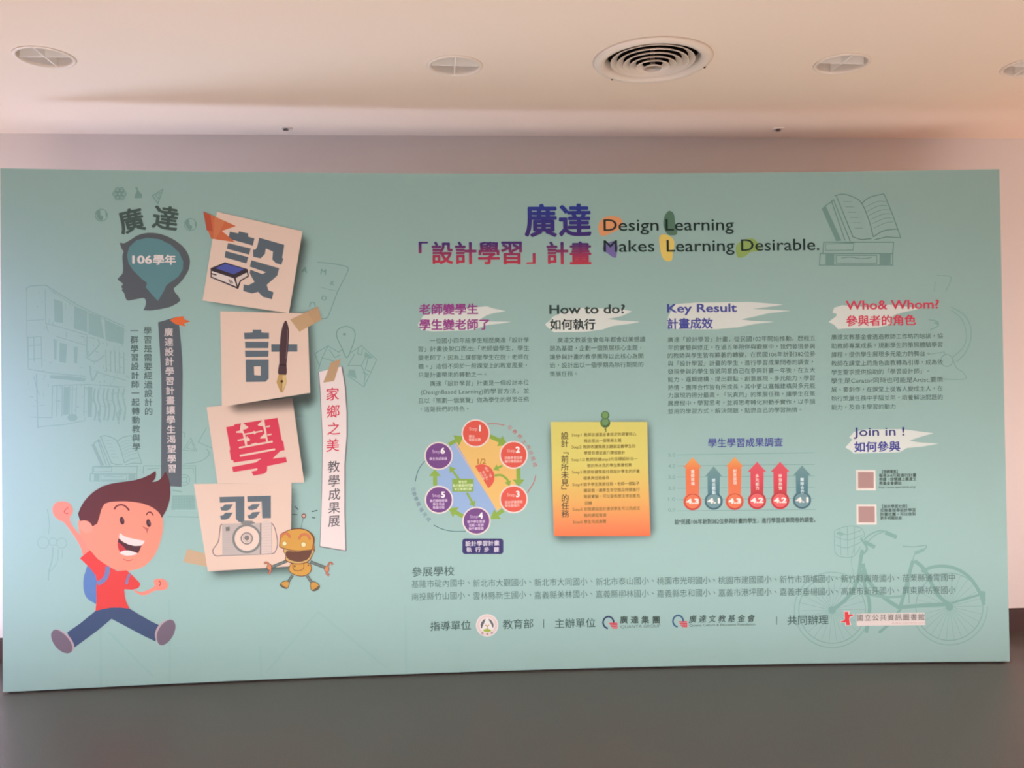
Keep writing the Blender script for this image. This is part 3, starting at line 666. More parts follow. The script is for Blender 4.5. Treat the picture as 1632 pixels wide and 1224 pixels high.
# --- little robot
t = T(410, 800, 8.163); OR, OL, DG = '#d99b4a', '#7a4a35', '#5d615f'
b = Art(36); b.fill(t((412,880),(425,820),(460,790),(560,780),(650,780),(700,810),(712,865),(690,920),(640,955),(570,968),(490,950),(430,915)), OL, True); b.up()
b.fill(t((420,878),(432,825),(465,798),(560,788),(648,790),(692,815),(702,862),(682,912),(635,945),(570,957),(495,940),(438,908)), '#d59848', True)
b.up(); b.stroke(t((465,800),(470,865),(500,890),(560,890),(605,860),(608,800)), 1.0, OL, True); b.fill(ell(*t((490,832))[0], 1.6), OL); b.fill(ell(*t((668,822))[0], 1.2), OL)
rob = b.build('robot_illustration', panel, 'small orange cartoon robot with open mouth and antenna')
b = Art(39)
b.fill(t((362,600),(372,700),(362,742),(395,778),(500,806),(605,800),(685,760),(722,690),(728,600)), OL, True); b.up(); b.fill(t((370,605),(382,700),(374,740),(402,768),(500,796),(600,790),(675,752),(710,690),(716,610)), '#d8a869', True)
b.up(); b.fill(t((383,640),(550,645),(702,622),(695,690),(645,750),(550,776),(450,760),(393,725)), '#6b4234', True)
b.build('jaw', rob)
b = Art(42); b.fill(t((288,565),(295,500),(305,420),(370,380),(450,350),(560,342),(660,368),(735,435),(750,500),(742,560),(722,622),(640,634),(540,642),(440,632),(365,612),(300,590)), OL, True); b.up()
b.fill(t((298,562),(304,500),(314,425),(375,388),(452,360),(560,352),(650,376),(712,440),(730,500),(725,555),(712,610),(638,623),(540,630),(442,620),(370,602),(308,582)), OR, True)
b.up(); b.fill(ell(*t((733,590))[0], 1.9, 4.2), '#b5743c'); b.stroke(ell(*t((733,590))[0], 1.9, 4.2), 0.7, OL, closed=True)
b.build('robot_head', rob)
for (cx, cy, r) in ((368, 462, 56), (617, 485, 68)):
    b = Art(45); b.stroke(ell(*t((cx, cy))[0], r/8.163, None, 0, 16, 178, 362), 3.4, '#a8553c'); b.up(); b.stroke(ell(*t((cx, cy))[0], r/8.163, None, 0, 16, 182, 358), 2.2, '#df7a5a'); b.build('robot_brow', rob)
for c, r in (((357, 540), 4.0), ((605, 552), 4.6)):
    b = Art(45); b.fill(ell(*t(c)[0], r), '#b98a3e'); b.up(); b.fill(ell(*t(c)[0], r*0.78), '#f5dcae'); b.build('robot_eye', rob)
b = Art(34); b.stroke(t((568,345),(602,205)), 0.8, '#6c7a75'); b.up(); b.fill(ell(*t((608,180))[0], 3.8), '#7a4a44'); b.up(); b.fill(ell(*t((608,180))[0], 2.3), '#d9a494'); b.build('antenna', rob)
for arm, h1, h2, h3 in ((((395,762),(190,845)), ((160,845),), ((95,800),(115,785),(145,800),(158,840)), ((180,870),(165,915),(150,935))), (((690,775),(880,850)), ((905,868),), ((920,840),(935,800),(965,790),(985,815)), ((915,885),(905,930),(940,955)))):
    b = Art(35); b.stroke(t(*arm), 5.0, DG); b.up(); b.stroke(t(*arm), 1.6, '#80837f')
    b.up(); b.stroke(t(*h2), 3.4, '#8d5040', True); b.stroke(t(*h3), 3.6, '#8d5040', True); b.up(); b.fill(ell(*t(h1[0])[0], 4.2, 5.2), OL); b.up(); b.fill(ell(*t(h1[0])[0], 3.2, 4.3), '#d98a5e'); b.stroke(t(*h2), 1.9, '#cf8264', True); b.stroke(t(*h3), 2.0, '#d67f6f', True)
    b.build('robot_arm', rob)
for leg, foot, sole in ((((462,950),(400,1045)), ((375,1030),(415,1045),(395,1115),(345,1112),(305,1080),(330,1045)), ((305,1065),(350,1095),(390,1118),(345,1118),(305,1090))), (((648,955),(712,1050)), ((700,1060),(740,1040),(805,1085),(790,1130),(740,1152),(705,1130)), ((805,1085),(800,1130),(750,1155),(720,1148),(760,1120)))):
    b = Art(34); b.stroke(t(*leg), 4.6, DG); b.up(); b.stroke(t(*leg), 1.4, '#86877f'); b.up(); b.stroke(t(*foot), 2.0, '#4c4038', True, True); b.fill(t(*foot), '#cf9347', True); b.up(); b.fill(t(*sole), '#6a5a45', True); b.build('robot_leg', rob)
b = Art(34)
for p in (((490,55),(535,98)), ((458,158),(522,165)), ((710,125),(785,108)), ((712,200),(758,206))):
    b = Art(34); b.stroke(t(*p), 1.7, '#56605f'); b.build('motion_line', rob)

# ================================================================ printed artwork, right half
def zof(px, py): return S(px, py)[1]
# --- main title, ink running from blue to red
gt = grad_ink('title_ink_run', zof(800, 423), zof(800, 328), [(0.0, '#cf4352'), (0.13, '#b5455f'), (0.36, '#573b79'), (0.62, '#4a3c80'), (1.0, '#3d479a')])
b = Art(6); q = lambda x: 640+x/5.1; r_ = lambda y: 310+y/5.1
b.box_glyph('廣', q(1005), r_(82), q(1256), r_(340), gt, 0.030); b.box_glyph('達', q(1283), r_(82), q(1536), r_(335), gt, 0.030)
b.box_glyph('「', q(142), r_(387), q(212), r_(475), gt, 0.02)
for ch, x0, x1 in (('設',248,416),('計',438,606),('學',625,795),('習',812,975),('計',1182,1352),('畫',1370,1538)): b.box_glyph(ch, q(x0), r_(387), q(x1), r_(563), gt, 0.028)
b.box_glyph('」', q(1018), r_(478), q(1086), r_(562), gt, 0.02)
b.build('title_lettering', panel, 'large title lettering running from blue to red')
# --- slogan with colour blots
t = T(940, 310, 4.295)
for blot, bc in ((t((58,240),(62,200),(95,160),(150,148),(205,160),(225,195),(205,235),(165,255),(110,280),(75,280)), '#f0a374'), (t((505,215),(508,160),(528,122),(550,112),(575,135),(585,200),(598,265),(570,280),(530,270)), '#64836f'), (t((90,380),(95,350),(130,330),(165,320),(190,355),(185,400),(178,432),(150,425),(120,402)), '#8374ad'), (t((475,300),(490,275),(530,278),(570,305),(578,350),(568,400),(560,450),(520,455),(492,420),(480,360)), '#f2cf72'), (t((1000,390),(1005,345),(1050,312),(1110,300),(1140,320),(1165,355),(1160,385),(1100,395),(1060,425),(1015,432)), '#9db269')):
    b = Art(4); b.fill(blot, bc, True); b.build('colour_blot', panel)
K1 = '#2f3b3a'
for s_, x0, x1, y in (('Design', 95, 470, 249), ('Learning', 519, 985, 247), ('Makes', 96, 442, 393), ('Learning', 527, 990, 391), ('Desirable.', 1036, 1570, 386)):
    b = Art(6); b.span(s_, *[p[0] for p in t((x0,0),(x1,0))], t((0,y))[0][1], K1, h=19.4, bold=0.007); b.build('slogan_word', panel)
# --- stacked books sketch top right
b = Art(2); books(b, lambda *p: [(1290+(75+(x-465)*1.345)/4.772, 290+(90+(y-300)*1.34)/4.772) for x, y in p], '#83a29c', '#7b9a94', 1.5)
b.build('book_stack_sketch', panel)
# --- microscope sketch at right
b = Art(2); t = T(1440, 400, 5.1); MC = '#92b0a9'
b.stroke(t((270,200),(385,215),(340,330)), 1.4, MC, True); b.stroke(t((255,250),(250,330)), 1.2, MC); b.stroke(t((385,480),(460,540),(500,620),(510,710),(480,790),(395,865)), 1.5, MC, True); b.stroke(t((385,455),(480,510),(540,600),(545,720),(500,830),(430,900)), 1.8, MC, True)
b.stroke(ell(*t((350,890))[0], 9.5), 1.5, MC, closed=True); b.stroke(t((400,880),(430,950),(480,985),(500,1040),(320,1042)), 1.5, MC, True)
b.stroke(t((205,560),(270,570),(280,610),(215,640)), 1.8, MC, True); b.fill(t((240,580),(285,570),(275,605)), MC); b.stroke(t((200,840),(330,820),(340,850)), 1.0, MC)
b.build('microscope_sketch', panel)
# --- section headings with white brush marks
BR = '#e6e2dc'
def brush(lay, *polys):
    b = Art(lay)
    for p in polys: b.fill(p, BR)
    b.build('brush_mark', panel)
t = T(650, 470, 5.1)
brush(3, t((120,175),(150,150),(560,100),(640,92),(690,108),(795,132),(700,148),(640,165),(610,185),(590,195),(640,215),(840,218),(760,232),(640,245),(560,275),(500,288),(200,296),(110,285),(80,245),(100,215)))
b = Art(6); b.line('老師變學生', *[p[0] for p in t((90,0),(574,0))], t((0,117))[0][1], '#a34c8f', 18.6, 0.028); b.build('heading_lettering', panel)
b = Art(6); b.line('學生變老師了', *[p[0] for p in t((90,0),(670,0))], t((0,243))[0][1], '#a34c8f', 18.6, 0.028)
b.build('heading_lettering', panel)
t = T(860, 470, 8.589)
brush(3, t((75,400),(130,360),(180,300),(400,200),(560,178),(1100,190),(1265,225),(1200,255),(1120,290),(1030,310),(930,330),(1100,350),(1375,368),(1240,395),(1000,425),(860,475),(620,505),(200,512),(150,480),(90,425)))
b = Art(6); b.span('How to do?', *[p[0] for p in t((138,0),(1165,0))], t((0,258))[0][1], '#3f4c4a', 14.5, 0.024); b.build('heading_lettering', panel)
b = Art(6); b.line('如何執行', *[p[0] for p in t((138,0),(766,0))], t((0,407))[0][1], '#3f4846', 18.0, 0.028)
b.build('heading_lettering', panel)
t = T(1040, 470, 5.829)
brush(3, t((135,260),(150,190),(210,85),(400,72),(900,65),(1215,90),(1050,115),(930,130),(1100,138),(1285,148),(1080,170),(930,205),(820,228),(920,240),(1130,250),(950,270),(800,300),(600,320),(200,318),(140,290)))
b = Art(6); b.span('Key Result', *[p[0] for p in t((138,0),(780,0))], t((0,163))[0][1], '#5356a0', 13.8, 0.024); b.build('heading_lettering', panel)
b = Art(6); b.line('計畫成效', *[p[0] for p in t((133,0),(560,0))], t((0,268))[0][1], '#5356a0', 18.3, 0.028)
b.build('heading_lettering', panel)
t = T(1300, 460, 5.1)
brush(3, t((105,270),(165,225),(170,205),(135,195),(150,155),(215,135),(420,150),(600,130),(860,160),(700,195),(640,215),(600,250),(620,290),(500,318),(240,325),(180,330),(150,295)))
b = Art(6); b.span('Who& Whom?', *[p[0] for p in t((247,0),(1000,0))], t((0,170))[0][1], '#df5166', 14.4, 0.024); b.build('heading_lettering', panel)
b = Art(6); b.line('參與者的角色', *[p[0] for p in t((245,0),(815,0))], t((0,262))[0][1], '#df5166', 18.0, 0.028)
b.build('heading_lettering', panel)
t = T(1300, 660, 5.1)
brush(3, t((240,270),(300,205),(272,190),(310,145),(400,125),(700,122),(955,155),(850,185),(760,215),(840,230),(1000,240),(860,265),(740,275),(680,310),(500,315),(310,320),(280,295)))
b = Art(6); b.span('Join in !', *[p[0] for p in t((308,0),(720,0))], t((0,178))[0][1], '#4c4a82', 14.2, 0.012); b.build('heading_lettering', panel)
b = Art(6); b.line('如何參與', *[p[0] for p in t((310,0),(688,0))], t((0,266))[0][1], '#50509a', 17.6, 0.028)
b.build('heading_lettering', panel)
# --- body text
BT = '#687a75'
def para(lines, x0, x1, per, y0, dy, ox, oy, s, size, label, bold=0.0, col=BT):
    b = Art(6)
    for i, (ind, tx) in enumerate(lines):
        if not tx: continue
        w = (x1-x0)/per; xa = x0+ind*w; y = oy+(y0+dy*i)/s; n = len(tx)
        if any(ord(c) < 0x2000 for c in tx):
            b.span(tx, ox+xa/s, ox+x1/s if ind >= 0 else 0, y+size*0.36, col, size*0.74, bold)
        else: b.line(tx, ox+xa/s, ox+(xa+n*w)/s, y, col, size, bold)
    return b.build('paragraph_text', panel, label)
para([(2,'一位國小四年級學生經歷廣達「設計學'),(0,'習」計畫後脫口而出:「老師變學生，學生'),(0,'變老師了，因為上課都是學生在說，老師在'),(0,'聽。」這個不同於一般課堂上的教室風景，'),(0,'只是計畫帶來的轉動之一。'),(2,'廣達「設計學習」計畫是一個設計本位'),(0.5,'(DesignBased Learning)的學習方法，並'),(0,'且以「策劃一個展覽」做為學生的學習任務'),(0,'，這是我們的特色。')],
     83, 986, 19, 372, 69.8, 650, 470, 5.1, 9.3, 'small grey text of the first column')
para([(1.3,'廣達文教基金會每年都會以美感議'),(0,'題為基礎，企劃一個策展核心主題，'),(0,'讓參與計畫的教學團隊以此核心為開'),(0,'始，設計出以一個學期為執行期間的'),(0,'策展任務。')], 135, 1425, 16, 618, 116, 860, 470, 8.589, 9.3, 'small grey text of the second column')
para([(0,'廣達「設計學習」計畫，從民國102年開始推動，歷經五'),(0,'年的實驗與修正，在過五年陪伴與觀察中，我們發現參與'),(0,'的教師與學生皆有顯著的轉變，在民國106年計對382位參'),(0,'與「設計學習」計畫的學生，進行學習成果問卷的調查，'),(0,'發現參與的學生皆適同意自己在參與計畫一年後，在五大'),(0,'能力、邏輯建構、提出觀點、創意展現、多元能力、學習'),(0,'熱情、團隊合作皆有所成長，其中更以邏輯建構與多元能'),(0,'力展現的得分最高。「玩真的」的策展任務，讓學生在策'),(0,'展歷程中，學習思考，並將思考轉化到動手實作，以手腦'),(0,'並用的學習方式，解決問題，點燃自己的學習熱情。')],
     140, 1512, 25, 418, 73.8, 1040, 470, 5.829, 9.0, 'small grey text of the third column')
para([(0,'廣達文教基金會透過教師工作坊的培訓，協'),(0,'助教師專業成長，規劃學生的策展體驗學習'),(0,'課程，提供學生展現多元能力的舞台。'),(0,'教師在課堂上的角色由教轉為引導，成為依'),(0,'學生需求提供協助的「學習設計師」。'),(0,'學生是Curator同時也可能是Artist,要策'),(0,'展、要創作，在課堂上從客人變成主人，在'),(0,'執行策展任務中手腦並用，培養解決問題的'),(0,'能力，及自主學習的動力')], 125, 1035, 19, 395, 71.2, 1300, 460, 5.1, 9.3, 'small grey text of the fourth column')

# --- round step diagram
t = T(650, 650, 5.1)
b = Art(4)
c0 = t((555, 555))[0]; RR = 64.5
b.fill(ell(*c0, RR, None, 0, 24, -121, 59), '#f2bd72'); b.up(); b.fill(ell(*c0, RR, None, 0, 24, 59, 239), '#9db2d8')
b.stroke(t((385,300),(728,828)), 1.2, '#f0b58c')
dia = b.build('step_diagram', panel, 'round diagram of six numbered steps in red and violet discs')
GA = '#93ac4c'
def arrow(pts, w, hw, hl, lay=8):
    b = Art(lay); a = Vector(pts[-2]); e = Vector(pts[-1]); d = (e-a).normalized(); nrm = Vector((-d.y, d.x)); base = e-d*hl
    b.stroke(list(pts[:-1])+[tuple(base)], w, GA, len(pts) > 2)
    b.fill([tuple(e), tuple(base+nrm*hw-d*hl*0.12), tuple(base-nrm*hw-d*hl*0.12)], GA)
    b.build('step_arrow', dia)
arrow(t((335,298),(452,232)), 6, 9.5, 12); arrow(t((665,230),(720,255),(808,302)), 6.5, 9.5, 12); arrow(t((898,485),(900,640)), 6.5, 9.5, 10)
arrow(t((775,832),(668,905)), 6.5, 9.5, 13); arrow(t((455,885),(330,815)), 6.5, 9.5, 12); arrow(t((222,632),(220,498)), 6.5, 9.5, 10)
arrow(t((768,470),(692,505)), 3.4, 5.5, 8); arrow(t((705,550),(760,548),(805,580),(828,640)), 3.6, 5.5, 8)
arrow(t((415,580),(338,475)), 3.6, 6, 8); arrow(t((480,690),(545,805)), 3.6, 6, 8)
b = Art(10); b.fill(t((360,575),(535,577),(532,682),(362,682)), '#8fa94e'); b.up()
for i, tx in enumerate(('學生於', '點子觸發時回饋', '修正策展任務')):
    w = len(tx)*4.6; b.line(tx, t((447,0))[0][0]-w/2, t((447,0))[0][0]+w/2, t((0,603+29*i))[0][1], '#e6e9b4', 5.0, 0.02)
b.build('green_note_box', dia)
b = Art(8); b.fill(ell(*t((600,563))[0], 20.5, 20.5, 59, 24, 180, 360), '#e4604f'); b.up()
for i, (tx, x, y) in enumerate((('設計「前', 655, 522), ('所未見」', 633, 555), ('的任務', 607, 565))):
    cx, cy = t((x, y))[0]
    for k, ch in enumerate(tx): b.char(ch, cx+(k-1.5)*2.4, cy+(k-1.5)*4.0, 4.6, '#f4b9a8', 0.02, -59)
b.char('1/2', *t((600,433))[0], 12.0, '#bd7f3f', 0.03, wide=False)
b.build('half_step_disc', dia)
RED, VIO = '#e85f50', '#7c4d86'
steps = [(552,207,RED,'1',('提出','策展主題'),495), (860,382,RED,'2',('定義學習目標','進行課程設計'),785), (860,742,RED,'3',('設計評量標準','與任務條件'),788),
         (558,918,VIO,'4',('賦予學生策展','任務，老師','點子觸發器'),487), (253,747,VIO,'5',('進行課程資源','學生完成','策展任務'),172), (250,390,VIO,'6',('學生完成策展',),172)]
for cx, cy, c, nn, tx, x0 in steps:
    b = Art(12); ctr = t((cx, cy))[0]; b.fill(ell(*ctr, 22.6, 22.4, 0, 40), '#f5dad3'); b.up(); b.fill(ell(*ctr, 20.5, 20.3, 0, 40), c); b.up()
    lt = '#f0b8b0' if c == RED else '#d3aed2'; hi = '#fdf0ee'
    by = t((0, cy-22))[0][1]
    b.span('Step', ctr[0]-10.5, ctr[0]+2.6, by, lt, 5.4, -0.01); b.char(nn, ctr[0]+6.6, by-4.4, 13.0, hi, 0.05, wide=False)
    for i, l in enumerate(tx):
        w = len(l)*4.75; xx = t((x0, 0))[0][0] if c == RED else ctr[0]-w/2-0.5
        b.line(l, xx, xx+w, t((0, cy+25+28*i))[0][1] if len(tx) < 3 else t((0, cy+8+28*i))[0][1], '#f6c3b8' if c == RED else '#e3c3de', 5.0, 0.02)
    b.build('step_disc', dia)
cc = t((552, 555))[0]; RA = 85.0
for p, col in ((((640,134),(700,128),(785,141)), '#cc7a76'), (((1040,545),(1020,612),(970,690)), '#c4736c')):
    b = Art(6); b.stroke(t(*p), 1.5, col, True); b.build('diagram_arc', dia)
for p in (((138,432),(100,480),(75,535),(60,600)), ((210,952),(280,985),(370,1003),(470,1003))):
    b = Art(6); b.stroke(t(*p), 1.3, '#5f767a', True); b.build('diagram_arc', dia)
b = Art(7)
for i, ch in enumerate('在教師工作坊完成'):
    p = [(832,160),(870,195),(910,232),(945,280),(980,320),(1000,365),(1018,412),(1033,462)][i]; b.char(ch, *t(p)[0], 7.4, '#c9807d', 0.015, [-38,-42,-48,-54,-60,-66,-72,-76][i])
b.build('curved_lettering', dia); b = Art(7)
for i, ch in enumerate('在教學現場完成'):
    p = [(48,662),(53,700),(67,738),(85,780),(110,828),(138,868),(168,905)][i]; b.char(ch, *t(p)[0], 7.2, '#7b8795', 0.015, [-80,-74,-70,-64,-58,-52,-45][i])
b.build('curved_lettering', dia)
def rrect(x0, y0, x1, y1, r, n=5):
    out = []
    for cx, cy, a in ((x1-r,y1-r,0),(x0+r,y1-r,90),(x0+r,y0+r,180),(x1-r,y0+r,270)):
        for i in range(n+1): out.append((cx+r*cos(radians(a+90*i/n)), cy+r*sin(radians(a+90*i/n))))
    return out
b = Art(9); p0, p1 = t((443,1062),(776,1188)); b.fill(rrect(*p0, *p1, 4.5), '#3a3266'); b.up()
b.line('設計學習計畫', *[p[0] for p in t((466,0),(745,0))], t((0,1104))[0][1], '#e2cfdc', 8.8, 0.02)
for ch, x in zip('執行步驟', (497, 570, 640, 720)): b.char(ch, *t((x,1152))[0], 8.6, '#e2cfdc', 0.02)
b.build('caption_plate', dia)

# --- yellow sticky note with push pin
t = T(860, 640, 5.322)
b = Art(6); gn = grad_ink('note_ink_run', zof(950, 854), zof(950, 672), [(0.0, '#f4764c'), (0.10, '#f28a58'), (0.34, '#eeb264'), (0.62, '#e6cf72'), (1.0, '#e4d174')])
b.fill(t((95,172),(912,172),(920,560),(940,1140),(122,1140),(105,640)), gn)
note = b.build('sticky_note', panel, 'yellow to orange sticky note printed with a green push pin')
quad_shadow(note, 3, (959, 767), 78, 90, 1.5, 28, 0.6)
b = Art(9); b.column('設計「前所未見」的任務', *t((212,290))[0], *t((217,950))[0], 12.6, '#5b4a33', 0.016); b.build('note_heading', note)
b = Art(9); NT = '#7d6438'
rows = [('Step1',272,'教師依據基金會設定的展覽核心',375,820,282),('',0,'概念提出一個策展主題',375,693,333),('Step2',272,'教師依據策展主題設定義學生的',367,813,384),('',0,'學習目標並進行課程設計',375,725,437),('Step1/2',272,'教師依據step2的目標設計出一',393,830,492),('',0,'個前所未見的學生策展任務',402,782,543),
        ('Step3',275,'教師依據策展任務設計學生的評量',369,850,597),('',0,'標準與任務條件',370,592,650),('Step4',278,'賦予學生策展任務，老師一個點子',370,848,702),('',0,'觸發器，讓學生有空間及時間進行',373,850,754),('',0,'策展實驗，可以發表想法得到意見',373,852,806),('',0,'回饋',382,444,862),
        ('Step5',280,'依照課程設計提供學生可以完成任',374,852,912),('',0,'務的課程資源',374,566,966),('Step6',282,'學生完成展覽',374,566,1019)]
for st, sx, tx, x0, x1, y in rows:
    yy = t((0, y))[0][1]
    if st: b.span(st, t((sx,0))[0][0], t((sx+(82 if len(st) < 6 else 112),0))[0][0], yy+2.6, NT, 4.6, 0.01)
    X = [p[0] for p in t((x0,0),(x1,0))]
    if any(ord(c) < 0x2000 for c in tx): b.span(tx, *X, yy+2.3, NT, 4.6, 0.014)
    else: b.line(tx, *X, yy, NT, 6.2, 0.014)
b.build('note_text', note)
t3 = T(930, 650, 20.4); b = Art(12)
b.fill(ell(*t3((705,490))[0], 7.9, 7.8), '#59724a'); b.up(); b.fill(ell(*t3((705,455))[0], 5.2, 5.6), '#7d9a68'); b.fill(t3((580,420),(570,540),(610,600),(640,560),(605,500)), '#6c8f4c'); b.up()
b.fill(ell(*t3((705,245))[0], 6.6, 6.7), '#5c7a50'); b.up(); b.fill(ell(*t3((700,235))[0], 4.7, 4.9), '#7f9f62'); b.fill(ell(*t3((712,705))[0], 1.4, 2.0), '#4a512c'); b.stroke(t3((712,700),(725,790)), 2.4, '#9a9c5a')
b.build('push_pin_drawing', note)

# --- arrow bar chart
t = T(1040, 680, 5.829)
b = Art(4)
for i, (xa, ya, xb, yb) in enumerate(((225,262,1505,242), (225,365,1505,350), (225,468,1505,458), (225,573,1505,562), (225,677,1505,665), (225,783,1515,770))): b.stroke(t((xa,ya),(xb,yb)), 0.9, '#89a7a1')
for i, s_ in enumerate(('5.0','4.0','3.0','2.0','1.0','0.0')): b.span(s_, *[p[0] for p in t((146,0),(210,0))], t((0,280+102*i))[0][1], '#86a39d', 5.6, 0.012)
ch = b.build('bar_chart', panel, 'small arrow bar chart of survey scores')
b = Art(6); b.line('學生學習成果調查', *[p[0] for p in t((512,0),(1212,0))], t((0,152))[0][1], '#57559c', 15.2, 0.018); b.build('chart_title', ch, 'violet chart title')
OG = [(0.0,'#d3483f'),(0.25,'#ef7a58'),(0.75,'#f17d4f'),(1.0,'#f3a763')]; BG = [(0.0,'#4d6a74'),(0.5,'#5f838c'),(1.0,'#7d9a99')]; RG = [(0.0,'#d83f45'),(0.3,'#c9464a'),(0.6,'#e2505c'),(1.0,'#e5606c')]
bars = [(371,285,695,OG,'4.3','邏輯建構',88,65,'#b8453c','#f07b58'),(567,367,690,BG,'4.1','提出觀點',80,58,'#4a646e','#7c979c'),(762,280,692,OG,'4.3','創意展現',84,63,'#b8453c','#f07b58'),(970,327,686,RG,'4.2','多元能力',88,62,'#a93a40','#ec6a6a'),(1185,327,685,RG,'4.2','學習熱情',90,64,'#a93a40','#ec6a6a'),(1388,360,682,BG,'4.1','團隊合作',84,58,'#4a646e','#7c979c')]
for i, (x, yt, yc, gr, val, lab, hw, sw, ring, disc) in enumerate(bars):
    c = t((x, yc))[0]; tp = t((x, yt))[0]
    m = grad_ink('bar_ink_run', zof(c[0], c[1]+14), zof(*tp), gr)
    b = Art(6); hy = yt+95
    b.fill(t((x,yt),(x+hw,hy),(x+sw,hy-5),(x+sw-4,yc-45),(x-sw+4,yc-45),(x-sw,hy-5),(x-hw,hy)), m); b.fill(ell(*c, 14.6, 14.0), m, d=1)
    b.up(2); b.fill(ell(*c, 12.6, 12.2), ring); b.up(); b.fill(ell(*c, 11.6, 11.2), disc); b.up()
    b.span(val, c[0]-9.2, c[0]+9.4, c[1]+3.6, '#fdeee6', 8.0, 0.05)
    b.column(lab, *t((x, hy+36))[0], *t((x+2, hy+148))[0], 6.0, '#f6dcd2' if gr is not BG else '#e4eef0', 0.02)
    b.build('arrow_bar', ch)
b = Art(6); b.span('註*民國106年針對382位參與計畫的學生，進行學習成果問卷的調查。', *[p[0] for p in t((205,0),(1512,0))], t((0,905))[0][1], '#4c5853', 6.6, 0.02); b.build('chart_note', ch)

# --- plain squares with contact text (the codes themselves are left out)
t = T(1340, 730, 11.13)
for x0, y0, x1, y1, lab in ((268,212,612,572,'upper'), (275,822,630,1180,'lower')):
    b = Art(5); b.fill(t((x0,y0),(x1,y0),(x1+6,y1),(x0+4,y1)), '#f0ddd4'); b.up(); b.fill(t((x0+35,y0+35),(x1-30,y0+35),(x1-28,y1-38),(x0+38,y1-38)), '#b98f8a'); b.build('blank_square', panel, lab+' pale-bordered rose square beside contact text')
TT = '#56635c'
b = Art(6)
for tx, x0, x1, y in (('【官網專頁】',690,1045,243),('申請，詳情請上廣達文',675,1338,380),('教基金會網站',678,1075,449)): b.line(tx, *[p[0] for p in t((x0,0),(x1,0))], t((0,y))[0][1], TT, 6.2, 0.02)
b.span('每年3-4月將進行計畫', *[p[0] for p in t((675,0),(1338,0))], t((0,336))[0][1], TT, 4.6, 0.02); b.span('http://www.quantaedu.org/', *[p[0] for p in t((675,0),(1330,0))], t((0,535))[0][1], TT, 3.6, 0.0)
b.build('contact_text', panel, 'small contact text beside the upper square')
b = Art(6)
for tx, x0, x1, y in (('【設計學習社群】',690,1215,858),('至臉書搜尋設計學習',695,1330,928),('計畫社團，可以收到',695,1330,998),('更多相關訊息',695,1085,1066)): b.line(tx, *[p[0] for p in t((x0,0),(x1,0))], t((0,y))[0][1], TT, 6.2, 0.02)
b.build('contact_text', panel, 'small contact text beside the lower square')

# --- school list and organisers
b = Art(9); SC = '#61736e'
b.line('參展學校', 655.8, 724.5, 911.5, '#566863', 16.4, 0.012)
b.build('list_heading', panel)
for row, yy in (('基隆市碇內國中、新北市大觀國小、新北市大同國小、新北市泰山國小、桃園市光明國小、桃園市建國國小、新竹市頂埔國小、新竹縣興隆國小、苗栗縣通霄國中', 931), ('南投縣竹山國小、雲林縣新生國小、嘉義縣美林國小、嘉義縣柳林國小、嘉義縣忠和國小、嘉義市港坪國小、嘉義市垂楊國小、高雄市新莊國小、屏東縣枋寮國小', 951)):
    pw = (1523-655.5)/len(row); at = 0
    for nm in row.split('、'):                         # one part per school
        tx = nm+('、' if at+len(nm) < len(row) else '')
        b = Art(9); b.line(tx, 655.5+at*pw, 655.5+(at+len(tx))*pw, yy-0.0128*at*pw, SC, 13.2); b.build('school_name', panel); at += len(tx)
OGC = '#4d5f5b'
for tx, x0, x1, y in (('指導單位', 685, 751, 998), ('教育部', 801, 850.5, 995), ('主辦單位', 883.5, 949.5, 993.8), ('共同辦理', 1254, 1320.5, 988.5)):
    b = Art(9); b.line(tx, x0, x1, y, OGC, 16, 0.01); b.build('organiser_lettering', panel)
for x, y0, y1 in ((866.5, 987, 1001), (1237.5, 982, 995.5)):
    b = Art(9); b.stroke([(x, y0), (x, y1)], 1.1, OGC); b.build('divider_mark', panel)
t = T(745, 965, 13.6); b = Art(9)
c = t((427,428))[0]; b.fill(ell(*c, 17.8, 17.9, 0, 40), '#f2dcd8'); b.up(); b.fill(ell(*c, 11.0, 11.2, 0, 36), '#f4e8e2')
b.stroke(ell(*c, 14.2, 14.4, 0, 40), 3.2, '#eccdc9', closed=True, d=0); b.up()
b.fill(t((395,285),(340,310),(300,365),(282,420),(290,490),(310,495),(340,420),(375,350)), '#6b6a6c'); b.fill(t((455,285),(510,310),(550,365),(568,420),(560,475),(545,480),(515,400),(480,345)), '#6b6a6c')
b.fill(t((340,530),(425,500),(515,535),(480,570),(425,578),(370,565)), '#a9b44d', True); b.stroke(t((427,500),(425,450),(385,420)), 1.4, '#c08a5c', True); b.stroke(t((425,450),(470,415)), 1.4, '#c08a5c')
for ch_, x, y in (('教',325,600),('育',430,620),('部',530,592)): b.char(ch_, *t((x,y))[0], 3.6, '#9a6f78', 0.03)
b.build('ministry_emblem', panel, 'round pale emblem with two dark wings')
t = T(960, 970, 6.277)
for cx, cy, col, kk in ((60,138,'#363e60',1.0), (757,124,'#3f5f80',0.97)):
    b = Art(9); c = t((cx, cy))[0]; b.stroke(ell(*c, 8.4*kk, 9.3*kk, 0, 30, 95, 375), 2.6, col)
    b.up()
    for i, (a, e) in enumerate(((4,90),(12,91),(22,92),(34,93))): b.fill(t((cx+a,cy+2+16*i),(cx+e,cy+1+16*i),(cx+e,cy+13+16*i),(cx+a+7,cy+13+16*i)), '#d84e5c')
    b.build('ring_logo', panel)
b = Art(9)
for ch_, x in zip('廣達集團', (215, 322, 428, 538)): b.char(ch_, *t((x,110))[0], 12.6, '#4c5a54', 0.03)
b.span('QUANTA GROUP', *[p[0] for p in t((182,0),(580,0))], t((0,195))[0][1], '#66756f', 4.8, -0.006)
b.build('organiser_name', panel)
b = Art(9)
